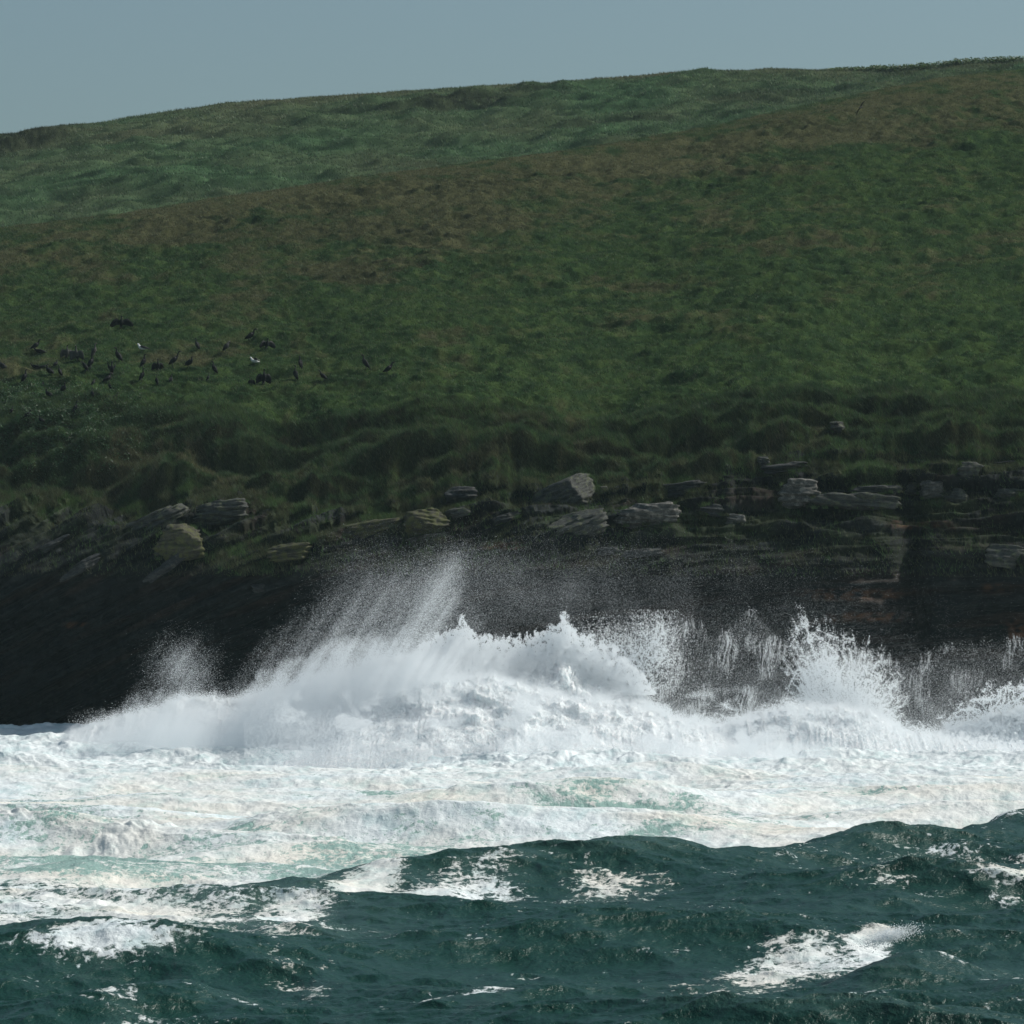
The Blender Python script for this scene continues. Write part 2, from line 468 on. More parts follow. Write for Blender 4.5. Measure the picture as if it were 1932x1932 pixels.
SOILC = turf_colour(cpx[None] + 0 * HZ, HPY, HX, HY, py_ridge[None], py_edge[None]) * .8
SOILC = SOILC * (1 - .8 * STEEP[..., None]) + EARTH * .8 * STEEP[..., None]
hill = np_mesh('hillside', np.stack([HX, HY, HZ], -1), grid_faces(len(u), NC), M_SOIL, True, colors=SOILC.reshape(-1, 3))
tag(hill, 'rounded green and brown turf slope rising from the cliff edge', 'hillside', kind='structure')

# colours of the cliff
wet = sst(13.5, 8.0, CZ)
rk = np.array([.011, .014, .015]); dk = np.array([.0025, .0050, .0053]); rust = np.array([.12, .055, .026]); turfc = np.array([.035, .05, .02])
st = n2(q * 1.3 + 30, CXb * .10)
cc = rk * (.7 + .5 * np.clip(st, -1, 1))[..., None]
cc = cc * (1 - wet[..., None]) + dk * wet[..., None]
pale_bed = (sst(.0, .5, n2(q * 2.2 + 9, CXb * .25)) * (1 - wet))[..., None]  # paler rock in bands along the strata, above the wet face
cc = cc * (1 - pale_bed) + np.array([.019, .023, .023]) * pale_bed
rs = (sst(.15, .5, n2(q * 1.1 + 60, CXb * .14 + 3)) * sst(2, 6, CZ) * .16)[..., None]
cc = cc * (1 - rs) + rust * .6 * rs
rp = np.zeros_like(CZ)
for (ax, ay, sx, sy) in [(1610, 1122, 95, 11), (1640, 1165, 70, 10), (145, 1180, 22, 6), (1880, 1110, 25, 8), (1740, 990, 60, 8), (950, 1030, 40, 8), (1920, 1190, 20, 20)]:
    rp = np.maximum(rp, np.exp(-((cpx[None] - ax) / sx) ** 4 - ((CPY - ay) / sy) ** 4))
rp = (.6 * rp * sst(-.5, .3, n2(CXb * 1.5, q * 3)))[..., None]
cc = cc * (1 - rp) + rust * rp
gr = (sst(.55, .95, Cc) * sst(-.05, .35, fbm2(CXb * .22, q * .5 + 4, 3)))[..., None]
cc = cc * (1 - gr) + turfc * gr
cliff = np_mesh('cliff', np.stack([CX, CY, CZ], -1), grid_faces(NCL, NC), M_CLIFF, True, attrs={'wet': wet}, colors=cc.reshape(-1, 3))
tag(cliff, 'dark layered sea cliff below the turf with a wet black lower face', 'cliff', kind='structure')


def find_on(PX, PYg, Yg, Xg, Zg, px, py):
    """the point of a terrain sheet seen on a bearing: nearest crossing"""
    j = int(round((px - C0) / (C1 - C0) * (NC - 1)))
    colpy = PYg[:, j]
    i = np.where((colpy[:-1] >= py) & (colpy[1:] < py))[0]
    i = i[0] if len(i) else int(np.argmin(np.abs(colpy - py)))
    i2 = min(i + 1, len(colpy) - 1)
    den = colpy[i] - colpy[i2]
    t = 0 if abs(den) < 1e-6 else np.clip((colpy[i] - py) / den, 0, 1)
    f = lambda A: float(A[i, j] * (1 - t) + A[i2, j] * t)
    Y = f(Yg)
    return Y * (px - 966) / FPX, Y, f(Zg)


def on_hill(px, py): return find_on(cpx, HPY, HY, HX, HZ, px, py)
def on_cliff(px, py): return find_on(cpx, CPY, CY, CX, CZ, px, py)


# ------------------------------------------------------------------ far hill
NFC, NFR = 900, 420
fpx = np.linspace(-600, 2600, NFC)
py_crest = np.interp(fpx, [-600, -200, 0, 60, 120, 200, 300, 450, 640, 800, 930, 1000, 1100, 1250, 1300, 1450, 1600, 1750, 1800, 1860, 1932, 2600],
                     [378, 303, 268, 257, 244, 229, 212, 192, 181, 170, 162, 157, 150, 138, 134, 132, 133, 127, 121, 119, 119, 110])
w_ = np.hanning(31); w_ /= w_.sum(); py_crest = np.convolve(np.pad(py_crest, 15, mode='edge'), w_, 'valid')
Yc = np.interp(fpx, [-600, 0, 966, 1932, 2600], [640, 640, 650, 600, 590])
Y0 = np.interp(fpx, [-600, 0, 966, 1932, 2600], [470, 480, 505, 540, 540])
py_foot = np.interp(fpx, [-600, 0, 966, 1500, 1932, 2600], [620, 520, 400, 300, 190, 150])
v = np.concatenate([np.linspace(0, 1, NFR - 60, endpoint=False), np.linspace(1, 2, 60)])
V_ = v[:, None] * np.ones((1, NFC))
Zc = CAM_H + Yc * (HOR - py_crest) / FPX; Z0 = CAM_H + Y0 * (HOR - py_foot) / FPX
FYY = np.where(V_ < 1, Y0 + (Yc - Y0) * V_, Yc + 160 * (V_ - 1))
FZZ = np.where(V_ < 1, Z0 + (Zc - Z0) * (1.12 * V_ - .12 * V_ ** 2), Zc - 60 * (V_ - 1) ** 2 - 5 * (V_ - 1))
FXX = (fpx[None] - 966) / FPX * FYY
cr = 1 - .85 * np.exp(-((V_ - 1) / .09) ** 2)
FPY = HOR - (FZZ - CAM_H) * FPX / FYY
FZZ = FZZ + cr * (1.5 * n2(FXX / 36, FYY / 40) + 1.0 * n2(FXX / 11, FYY / 9) + .9 * n2(FXX / 5, FYY / 3.5) + .22 * n2(FXX / 2.2, FYY / 1.6))
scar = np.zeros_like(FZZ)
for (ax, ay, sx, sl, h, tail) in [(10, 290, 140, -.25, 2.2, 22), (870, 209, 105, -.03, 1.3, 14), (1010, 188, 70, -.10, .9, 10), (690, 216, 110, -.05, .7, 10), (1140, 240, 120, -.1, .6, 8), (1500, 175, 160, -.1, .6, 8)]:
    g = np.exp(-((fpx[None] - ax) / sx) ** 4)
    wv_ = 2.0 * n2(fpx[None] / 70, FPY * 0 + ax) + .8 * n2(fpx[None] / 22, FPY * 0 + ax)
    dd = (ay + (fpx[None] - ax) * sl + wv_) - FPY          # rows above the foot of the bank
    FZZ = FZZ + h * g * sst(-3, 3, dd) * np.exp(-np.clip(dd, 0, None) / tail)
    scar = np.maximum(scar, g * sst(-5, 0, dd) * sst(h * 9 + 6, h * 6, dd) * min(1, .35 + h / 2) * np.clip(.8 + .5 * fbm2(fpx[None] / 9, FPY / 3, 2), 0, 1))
FPY = HOR - (FZZ - CAM_H) * FPX / FYY
fa = fbm2(FXX / 30, FYY / 26, 4, .6); fb = fbm2(FXX / 7 + 9, FYY / 3.2, 3, .65)
fdry = np.clip(.28 + .4 * fa + .22 * fb + .45 * np.exp(-((V_ - 1) / .12) ** 2), 0, 1)[..., None]
fcol = np.array([.060, .114, .054]) * (1 + .5 * fb[..., None]) * (1 - fdry * .75) + np.array([.11, .10, .06]) * fdry * .75
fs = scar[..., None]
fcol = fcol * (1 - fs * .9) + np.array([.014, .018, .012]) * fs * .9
far = np_mesh('far_hill', np.stack([FXX, FYY, FZZ], -1), grid_faces(len(v), NFC), M_SOIL, True, colors=fcol.reshape(-1, 3))
tag(far, 'paler blue green grassy hill behind the near slope', 'hill', kind='structure')

# ------------------------------------------------------------------ grass
def blades(name, X, Y, Z, h, w, colr, lean, label, cat, mat=M_GRASS, wide=1.0):
    n = len(X)
    a = rng.random(n) * np.pi
    dx, dy = np.cos(a) * w * wide, np.sin(a) * w * .6
    la = rng.normal(size=n) * .55
    tipx = X + h * (lean + .45 * rng.normal(size=n)); tipy = Y + h * (-.1 + .35 * rng.normal(size=n)); tipz = Z + h * (1 - .25 * np.abs(la))
    V = np.empty((n, 3, 3), np.float32)
    V[:, 0] = np.stack([X - dx, Y - dy, Z - .04], -1); V[:, 1] = np.stack([X + dx, Y + dy, Z - .04], -1); V[:, 2] = np.stack([tipx, tipy, tipz], -1)
    F = np.arange(n * 3, dtype=np.int32).reshape(-1, 3)
    o = np_mesh(name, V, F, mat, False, colors=np.repeat(colr, 3, axis=0))
    return tag(o, label, cat, kind='stuff')


def sample_grid(PXr, A, B, Cg, ri, ci):
    r0 = np.floor(ri).astype(int); c0 = np.floor(ci).astype(int)
    r0 = np.clip(r0, 0, A.shape[0] - 2); c0 = np.clip(c0, 0, A.shape[1] - 2)
    fr = ri - r0; fc = ci - c0
    f = lambda G: (G[r0, c0] * (1 - fr) * (1 - fc) + G[r0 + 1, c0] * fr * (1 - fc) + G[r0, c0 + 1] * (1 - fr) * fc + G[r0 + 1, c0 + 1] * fr * fc)
    return f


def jitter_col(c, s=.35):
    n = len(c)
    return np.clip(c * (1 + s * rng.normal(size=(n, 1))) * (1 + .10 * rng.normal(size=(n, 3))), .004, .6)


c_lo = (-160 - C0) / (C1 - C0) * (NC - 1); c_hi = (2090 - C0) / (C1 - C0) * (NC - 1)
# hillside: rows chosen so that blades per metre stay even
N1 = 1500000
uu = np.concatenate([rng.random(int(N1 * .32)), 1 + rng.random(int(N1 * .68)) * 1.03])
ri = np.interp(uu, u, np.arange(len(u))); ci = c_lo + (c_hi - c_lo) * rng.random(len(ri))
f = sample_grid(None, HX, HY, HZ, ri, ci)
gx, gy, gz, gpy = f(HX), f(HY), f(HZ), f(HPY)
gpx = C0 + ci / (NC - 1) * (C1 - C0)
rp_, ep_ = np.interp(gpx, cpx, py_ridge), np.interp(gpx, cpx, py_edge)
gc = turf_colour(gpx, gpy, gx, gy, rp_, ep_)
lowband = uu < 1
stp = f(STEEP)[:, None]; gc = gc * (1 - .7 * stp) + EARTH * 1.2 * .7 * stp
hgt = np.where(lowband, .32, .15) * (.5 + rng.random(len(ri))) * (1 + .35 * fbm2(gx / 2.5, gy / 2.5 + 77, 2))
seed = rng.random(len(ri)) < (.05 + .10 * np.clip(1 - (uu - 1) * 1.2, 0, 1) * (uu > 1) * 0 + .05 * (uu > 1.7))
gc = jitter_col(gc, .45)
gc[seed] = np.where(lowband[seed][:, None], np.array([.10, .088, .055]), np.array([.24, .21, .13])) * (.6 + .6 * rng.random((seed.sum(), 1)))
hgt = np.where(seed, hgt * 1.35, hgt)
wid = np.where(seed, .012, np.where(lowband, .017, .024)) * (.7 + .6 * rng.random(len(ri)))
blades('grass', gx, gy, gz, hgt, wid, gc, -.35, 'short wind combed grass covering the near slope', 'grass')

# tufts hanging over rock ledges
N2 = 340000
cu = .60 + .40 * rng.random(N2); ri = cu * (NCL - 1); ci = c_lo + (c_hi - c_lo) * rng.random(N2)
f = sample_grid(None, CX, CY, CZ, ri, ci)
bx, by, bz, bq, bpyy = f(CX), f(CY), f(CZ), f(q), f(CPY)
bpx = C0 + ci / (NC - 1) * (C1 - C0)
msk = fbm2(f(CXb) * .22, bq * .5 + 4, 3) + (cu - .88) * 7
for (ax, ay, sx, sy, s) in [(330, 928, 100, 14, 1.5), (470, 1050, 45, 22, 1.4), (575, 1015, 28, 7, 2.0), (1265, 920, 30, 14, .9), (1480, 880, 50, 8, 1.2), (1600, 905, 35, 8, 1.2), (1000, 900, 60, 12, .8), (1740, 850, 60, 12, 1.0)]:
    msk = np.maximum(msk, s * np.exp(-((bpx - ax) / sx) ** 2 - ((bpyy - ay) / sy) ** 2))
keep = msk > -.03 + .25 * rng.random(N2)
bx, by, bz, bpx, bpyy = bx[keep], by[keep], bz[keep], bpx[keep], bpyy[keep]
bb = fbm2(bx / 2.2, bz / 1.5, 3)[:, None]
bc = jitter_col(np.where(bb > .12, GREEN * .95, OLIVE * .6 + BROWN * .5), .4)
blades('ledge_grass', bx, by - .03, bz, .34 * (.5 + rng.random(len(bx))), np.full(len(bx), .017), bc, -.2, 'tufts of grass growing on the rock ledges of the upper cliff', 'grass')

# far hill tussocks
N3 = 330000
vv = rng.random(N3) * 1.01; ri = np.interp(vv, v, np.arange(len(v))); ci = (NFC - 1) * (.1 + .78 * rng.random(N3))
f = sample_grid(None, FXX, FYY, FZZ, ri, ci)
fx_, fy_, fz_ = f(FXX), f(FYY), f(FZZ)
fcc = np.stack([f(fcol[..., k]) for k in range(3)], -1)
blades('far_grass', fx_, fy_, fz_, .30 * (.5 + rng.random(N3)), .06 * (.5 + rng.random(N3)), jitter_col(fcc * 1.15, .3), -.3, 'windswept grass on the farther hill', 'grass')

# leafy plants: along the far crest at the right, and the patch beneath the birds at the lower left
def leaves(name, X, Y, Z, s, colr, label):
    n = len(X)
    nrm = rng.normal(size=(n, 3)) * .6 + np.array([.1, -.25, .9]); nrm /= np.linalg.norm(nrm, axis=1)[:, None]
    t = np.cross(nrm, rng.normal(size=(n, 3))); t /= np.linalg.norm(t, axis=1)[:, None]; b = np.cross(nrm, t)
    P = np.stack([X, Y, Z], -1); s = s[:, None]
    V = np.stack([P - t * s, P + b * s * .5, P + t * s - nrm * s * .2, P - b * s * .5], 1)
    o = np_mesh(name, V, np.arange(n * 4).reshape(-1, 4), M_LEAF, False, colors=np.repeat(colr, 4, axis=0))
    return tag(o, label, 'plants', kind='stuff')


def mat_leaf():
    t = NT('broad_leaves')
    c = t.attr('Col', 'Color')
    p = t.n('ShaderNodeBsdfPrincipled', Roughness=.5); t.l(c, p.inputs['Base Color'])
    tr = t.n('ShaderNodeBsdfTranslucent'); t.l(c, tr.inputs[0])
    mx = t.n('ShaderNodeMixShader'); mx.inputs[0].default_value = .3
    t.l(p.outputs[0], mx.inputs[1]); t.l(tr.outputs[0], mx.inputs[2]); t.l(mx.outputs[0], t.out.inputs[0]); return t.m


M_LEAF = mat_leaf()
# crest plants
nc = 520; X_, Y_, Z_ = [], [], []
for k in range(nc):
    p = 1560 + 420 * rng.random() ** .8
    yc = np.interp(p, fpx, Yc); jj = int(np.argmin(np.abs(fpx - p))); ii = NFR - 60 - int(rng.integers(0, 10))
    hh = (.2 + .45 * rng.random()) * np.interp(p, [1560, 1750, 1980], [.35, 1.0, 1.3])
    m = int(14 + 22 * rng.random())
    X_.append(FXX[ii, jj] + rng.normal(size=m) * .28); Y_.append(FYY[ii, jj] + rng.normal(size=m) * .3); Z_.append(FZZ[ii, jj] + hh * rng.random(m) ** .8 * 1.5)
X_, Y_, Z_ = map(np.concatenate, (X_, Y_, Z_))
leaves('crest_plants', X_, Y_, Z_, .10 + .12 * rng.random(len(X_)), jitter_col(np.tile(np.array([.085, .14, .045]), (len(X_), 1)), .35), 'row of low leafy plants along the skyline at the right')
# lower left patch
nl = 45000
lx = rng.normal(size=nl) * 110 + 50; ly = 800 + rng.normal(size=nl) * 42
sel = (fbm2(lx / 22, ly / 12, 3) > -.15) & (lx > -160) & (ly > 722) & (ly < 925); lx, ly = lx[sel], ly[sel]
cj = np.clip(((lx - C0) / (C1 - C0) * (NC - 1)).astype(int), 0, NC - 1)
lowrows = NU1 + 60
pyl = HPY[:lowrows]
LX, LY, LZ = [], [], []
for k in range(len(lx)):
    cp = pyl[:, cj[k]]; i = int(np.argmin(np.abs(cp - ly[k])))
    LX.append(HX[i, cj[k]]); LY.append(HY[i, cj[k]]); LZ.append(HZ[i, cj[k]])
LX, LY, LZ = map(np.array, (LX, LY, LZ))
hb = .1 + .45 * np.clip(fbm2(LX / 1.3, LY / 1.3, 2) + .3, 0, 1)
leaves('broadleaf_plants', LX + rng.normal(size=len(LX)) * .06, LY + rng.normal(size=len(LX)) * .06, LZ + hb * rng.random(len(LX)) + .05, .045 + .055 * rng.random(len(LX)),
       jitter_col(np.tile(np.array([.035, .088, .030]), (len(LX), 1)), .4), 'dark leafy ground plants below the bird colony at the lower left')

# ------------------------------------------------------------------ sea
pxs = np.concatenate([-6000 + np.linspace(0, 1, 40, endpoint=False) ** .7 * 5650, np.linspace(-350, 2280, 1250), 2280 + (np.linspace(0, 1, 41)[1:]) ** 1.5 * 5650])
rows = [86.0]
while rows[-1] < 290: rows.append(rows[-1] + .075 + (rows[-1] - 86) * .00072)
near = list(np.linspace(-250, 86, 60, endpoint=False))
Yr_ = np.array(near + rows)
SX0 = (pxs[None] - 966) / FPX * np.maximum(Yr_, 86)[:, None]
SY0 = Yr_[:, None] * np.ones((1, len(pxs)))
SX = SX0.copy(); SY = SY0.copy(); SZ = np.zeros_like(SX)
PXs = 966 + SX0 / np.maximum(SY0, 86) * FPX
# swells with a place of their own: (bearing, far distance, half length, half width, height)
wob = .9 * n2(SX0 / 5, SY0 / 9)
ycr = np.interp(PXs, [-400, 200, 500, 700, 970, 1150, 1330, 1500, 1650, 1800, 1932, 2280], [141, 143, 147, 150, 153, 154, 157, 160, 164, 168, 172, 178])
wr = np.random.default_rng(21)
amp_env = (.75 + .25 * n2(SX0 / 30, SY0 / 30))
calm = 1 - .6 * sst(1, 6, SY0 - ycr)
amp_big = amp_env * (1 - .6 * np.exp(-((SY0 - ycr) / 10) ** 2))
for k in range(96):
    lam = 24 * (0.035 ** (k / 95.0)) * (1 + .1 * wr.normal())
    th = R(78) + wr.normal() * (.35 + .35 * (k / 95))
    A = .0088 * lam ** .86 * (.6 + .8 * wr.random()) * (.8 if 2.2 < lam < 9 else (1.5 if lam >= 9 else .75))
    kx, ky = 2 * np.pi / lam * math.cos(th), 2 * np.pi / lam * math.sin(th)
    ph = kx * SX0 + ky * SY0 + wr.random() * 6.28
    s, cs = np.sin(ph), np.cos(ph)
    SZ += A * cs * (amp_big if lam > 6 else amp_env) * (calm if lam < 9 else 1.0)
    SX -= .85 * A * kx / (2 * np.pi / lam) * s; SY -= .85 * A * ky / (2 * np.pi / lam) * s
hcr = np.interp(PXs, [-400, 300, 600, 970, 1932, 2280], [0, .1, .6, .8, 1.2, 1.3]) * (1 + .09 * n2(SX0 / 3.5, SY0 * 0 + 4))
d_ = SY0 + wob - ycr
SZ += hcr * np.where(d_ < 0, np.exp(-(d_ / 5.5) ** 2), np.exp(-(d_ / 2.6) ** 2)) - .35 * np.exp(-((d_ - 6) / 3) ** 2)
for (ax, Ya, hl, hw, h, slant) in [(1720, 116.5, 130, 2.4, .95, .010), (950, 108.5, 240, 2.6, .6, .004), (1250, 135, 300, 4, .6, .006), (480, 129, 160, 2.6, .7, .01),
                                   (250, 105, 200, 2.5, .6, .012), (1180, 155, 120, 2.5, .3, 0), (1600, 141, 200, 3, .5, .01), (120, 155, 160, 2.5, .6, .004),
                                   (380, 165, 200, 2.2, .5, .004), (860, 178, 200, 2.2, .55, 0), (1500, 182, 260, 2.5, .5, .002), (300, 190, 300, 2.4, .6, 0), (1200, 200, 300, 3, .55, 0)]:
    dd = SY0 + wob * .6 - (Ya + (PXs - ax) * slant)
    SZ += h * np.exp(-((PXs - ax) / hl) ** 2) * np.where(dd < 0, np.exp(-(dd / hw) ** 2), np.exp(-(dd / (hw * .6)) ** 2))

Yd = SY0
# foam coverage 0..1
ybd = np.interp(PXs, [-400, 0, 200, 400, 600], [150, 152, 150, 148.5, 148]); ybd = np.where(PXs > 600, ycr + 1.2, ybd)
ybd = ybd + .5 * np.where(PXs > 600, 1, 3) * fbm2(SX0 / 4.5, SY0 / 6, 3)
dense = sst(-.5, 3.5, Yd - ybd)
leftlace = sst(900, 250, PXs + 45 * fbm2(SX0 / 3, SY0 / 8, 2)) * sst(119, 127, Yd + PXs * -.004 + 2.0 * fbm2(SX0 / 4, SY0 / 4, 2)) * sst(0, -1, Yd - ybd)
foam = .15 + .14 * fbm2(SX0 / 9, SY0 / 12, 3)
foam = np.maximum(foam, .53 * leftlace)


def patch(ax, ay, sx, sy, s, rot=0.0, hz=0.5):
    """a foam patch on the water, by bearing and distance"""
    Ya = (CAM_H - hz) * FPX / (ay - HOR); syY = abs((CAM_H - hz) * FPX / (ay - sy - HOR) - Ya)
    dx = (PXs - ax) / sx; dy = (Yd - Ya - rot * (PXs - ax)) / syY
    return .22 + (s * .80 - .22) * np.exp(-(dx ** 2 + dy ** 2) ** 1.1)


for a in [(540, 1700, 85, 34, .78, .03), (690, 1652, 60, 18, .95, 0), (860, 1655, 140, 16, .66, .02), (1150, 1652, 110, 10, .62, 0), (1460, 1792, 120, 20, .80, .02), (1590, 1785, 90, 14, .74, .01),
          (1650, 1772, 45, 16, .9, .02), (870, 1851, 105, 12, .72, .02), (185, 1790, 120, 12, .86, 0), (60, 1700, 110, 40, .6, 0), (330, 1745, 260, 30, .5, 0), (150, 1640, 170, 36, .62, 0), (40, 1690, 70, 14, .8, 0),
          (230, 1885, 50, 30, .52, 0), (590, 1830, 30, 22, .5, 0), (640, 1850, 120, 14, .42, .01), (1720, 1560, 100, 14, .62, 0), (1740, 1622, 170, 30, .5, .02), (1880, 1545, 70, 22, .72, 0),
          (1900, 1660, 60, 14, .56, 0), (1500, 1600, 120, 20, .42, 0), (1000, 1770, 60, 10, .36, .03), (550, 1800, 80, 18, .45, 0), (300, 1600, 200, 22, .66, 0), (720, 1885, 70, 30, .38, .1), (1380, 1690, 60, 16, .34, 0), (960, 1690, 300, 60, .26, 0)]:
    foam = np.maximum(foam, patch(*a))
streak = .16 * np.clip(fbm2(SX0 / 5.5 + SY0 / 20, SY0 / 1.9, 3), 0, 1)
foam = foam + streak * (Yd > 100)
den_v = .66 + .24 * fbm2(SX0 / 9, SY0 / 4.5, 3) - .20 * np.exp(-((Yd - 160) / 9) ** 2) * (PXs < 1100) - .05 * np.exp(-((Yd - 178) / 8) ** 2) + .30 * sst(200, 232, Yd)
foam = foam * (1 - dense) + np.clip(den_v, .35, 1.05) * dense
aer = np.clip(dense * .8 + .12 * leftlace + .30 * np.clip(foam - .3, 0, 1) + .12 * np.clip(SZ - .9, 0, 1), 0, 1)
aer = np.clip(aer, .0, 1)
cream = np.clip(.45 + .7 * fbm2(SX0 / 8 + 7, SY0 / 6, 3), 0, 1) * np.clip(sst(250, 205, Yd), .15, 1)
# thick froth stands up in billows
fr = np.clip((foam - .62) * 3, 0, 1)
bil = np.clip(np.abs(n2(SX0 / 1.15, SY0 / 2.2)) * 1.5 + .55 * np.abs(n2(SX0 / .5 + 9, SY0 / .9)) + .25 * np.abs(n2(SX0 / .24, SY0 / .45)), 0, 1.6)
lum = .12 * np.clip(fbm2(SX0 / 9 + 20, SY0 / 5, 3), 0, 1)
for ch, wd, hh_ in [([(-350, 1575), (0, 1565), (150, 1590), (300, 1572), (450, 1552), (700, 1522), (900, 1502)], 2.6, .9), ([(720, 1450), (850, 1438), (1000, 1432), (1100, 1440)], 4, .9),
                    ([(-350, 1680), (0, 1682), (120, 1690), (330, 1702)], 1.5, .8), ([(70, 1790), (200, 1788), (300, 1784)], .9, .6), ([(1150, 1432), (1260, 1442)], 3, .8), ([(1330, 1472), (1450, 1452), (1540, 1408)], 4, .8),
                    ([(1250, 1560), (1400, 1540), (1480, 1535)], 2.5, .5), ([(640, 1655), (700, 1648), (760, 1655)], 1.0, .8), ([(1350, 1600), (1700, 1590)], .8, 0)]:
    hh_ *= .75; ch = np.array(ch, float); yl = (CAM_H - .4) * FPX / (np.interp(PXs, ch[:, 0], ch[:, 1]) - HOR)
    inx = sst(ch[0, 0] - 25, ch[0, 0] + 25, PXs) * sst(ch[-1, 0] + 25, ch[-1, 0] - 25, PXs)
    g_ = hh_ * np.exp(-((SY0 + 1.6 * n2(SX0 / 4, SY0 / 30 + 8) - yl) / wd) ** 2) * inx * sst(-.55, .1, n2(SX0 / 3.3, SY0 / 20 + ch[0, 1]))
    lum = np.maximum(lum, g_); foam = np.maximum(foam, .95 * np.clip(g_ * 1.6, 0, 1))
fr = np.clip((foam - .55) * 3, 0, 1)
SZ += fr * (bil * (.03 + .17 * lum) + .03 * fbm2(SX0 / .6, SY0 / .7, 2))
SZ += (.05 * fbm2(SX0 / 1.1, SY0 / 1.0, 4, .6) + .05 * (1 - np.abs(n2(SX0 / 2.4 + .3 * n2(SX0, SY0), SY0 / 2.0)) * 2)) * (Yd > 86)
# churned rise towards the foot of the cliff
SZ += .5 * sst(225, 262, Yd) * (.5 + .6 * n2(SX0 / 11, SY0 / 9)) + .20 * sst(215, 250, Yd) * fbm2(SX0 / 2.6, SY0 / 3.0, 4, .55)
sea = np_mesh('sea', np.stack([SX, SY, SZ], -1), grid_faces(len(Yr_), len(pxs)), M_SEA, True, attrs={'foam': foam, 'aer': aer, 'cream': cream})
tag(sea, 'rough dark green sea streaked and banked with white foam', 'sea', kind='structure')

# ------------------------------------------------------------------ breaking waves (solid white water)
def surf_ridge(name, tops, Yc_, wf, wb, label, amp=1.0, zmin=-.6, seed=0, jag=0.0):
    a = np.array(tops, float)
    p = np.arange(a[0, 0], a[-1, 0], 1.6)
    top = np.interp(p, a[:, 0], a[:, 1])
    top = np.convolve(np.pad(top, 6, mode='edge'), np.hanning(13) / np.hanning(13).sum(), 'valid') - jag * np.clip(fbm2(p / 14 + seed, p * 0 + 3, 5, .75), -.4, 1.2)
    yc = np.interp(p, [a[0, 0], a[-1, 0]], Yc_) if not callable(Yc_) else Yc_(p)
    hz = CAM_H + yc * (HOR - top) / FPX
    e = np.clip(np.minimum(p - p[0], p[-1] - p) / 30, 0, 1)
    hz = zmin + (hz - zmin) * np.sqrt(e)
    nt = 230
    t = np.linspace(-1, 1, nt)[:, None]
    yy = yc[None] + np.where(t < 0, t * wf, t * wb)
    pr = np.where(t < 0, (1 - np.abs(t) ** 1.35) , (1 - np.abs(t) ** 1.8))
    z = zmin + (hz[None] - zmin) * np.clip(pr, 0, 1)
    x = (p[None] - 966) / FPX * yc[None] * np.ones_like(yy)
    hh = np.clip((z - zmin) / 3.0, 0, 1)
    big_ = fbm3(x / 2.2 + seed, yy / 2.2, z / 1.8, 3, .55)
    cau = 1.5 * np.abs(n3(x / 1.3 + seed, yy / 1.3, z / 1.1)) + .8 * np.abs(n3(x / .6 + seed, yy / .6 + 3, z / .5)) + .45 * np.abs(n3(x / .28 + seed, yy / .28 + 3, z / .24)) - .6
    d = amp * (.60 * big_ + .36 * cau) * hh
    fine = .07 * fbm3(x / .22, yy / .22, z / .22, 2)
    # push outwards (towards the camera in front, up at the top)
    z = z + (d * .55 + fine) * hh; yy = yy - (d * 1.1 + fine) * hh * np.where(t < 0, 1, -.6)
    x = x + amp * .25 * fbm3(x / 1.1 + 30, yy / 1.1, z / 1.1, 2) * hh
    o = np_mesh(name, np.stack([x, yy, z], -1), grid_faces(nt, len(p)), M_SURF, True)
    tag(o, label, 'breaking wave', group='breaking waves at the foot of the cliff')
    return o, (x, yy, z, hh)


SR = []
SR.append(surf_ridge('breaking_wave', [(110, 1390), (200, 1365), (260, 1350), (330, 1330), (370, 1318), (430, 1325), (480, 1315), (560, 1298), (640, 1272), (720, 1250), (800, 1240), (845, 1228), (872, 1212), (900, 1230), (940, 1238),
                                       (1000, 1238), (1035, 1222), (1062, 1206), (1085, 1232), (1115, 1262), (1160, 1288), (1200, 1315), (1250, 1350), (1300, 1390)], (263, 262), 9, 4,
                     'tall white back wave with two peaks bursting against the cliff', 1.25, seed=0, jag=9))
SR.append(surf_ridge('breaking_wave', [(480, 1440), (600, 1400), (680, 1350), (760, 1305), (840, 1283), (900, 1278), (960, 1290), (1040, 1312), (1130, 1325), (1220, 1345), (1300, 1362), (1380, 1385), (1450, 1400), (1500, 1425)], (249, 252), 13, 6,
                     'broad cauliflower textured white roller in front of the two peaked wave', 1.0, seed=11, jag=4))
SR.append(surf_ridge('breaking_wave', [(1130, 1405), (1250, 1392), (1350, 1372), (1420, 1352), (1480, 1342), (1560, 1338), (1640, 1352), (1700, 1378), (1760, 1392), (1850, 1405), (1940, 1412), (2040, 1420), (2200, 1425)], (251, 254), 8, 5,
                     'low curling white roller running right under the fan of spray', .9, seed=23, jag=5))
SR.append(surf_ridge('breaking_wave', [(1725, 1412), (1770, 1392), (1820, 1368), (1870, 1352), (1932, 1345), (2000, 1340), (2100, 1350), (2200, 1390)], (259, 259), 4, 3,
                     'white domed burst of water at the right edge', 1.2, seed=37, jag=6))
SR.append(surf_ridge('breaking_wave', [(1440, 1402), (1480, 1385), (1520, 1358), (1560, 1338), (1610, 1335), (1660, 1356), (1700, 1385), (1730, 1402)], (260, 260), 4, 3,
                     'white core of water at the foot of the fan shaped splash', 1.3, seed=51, jag=9))

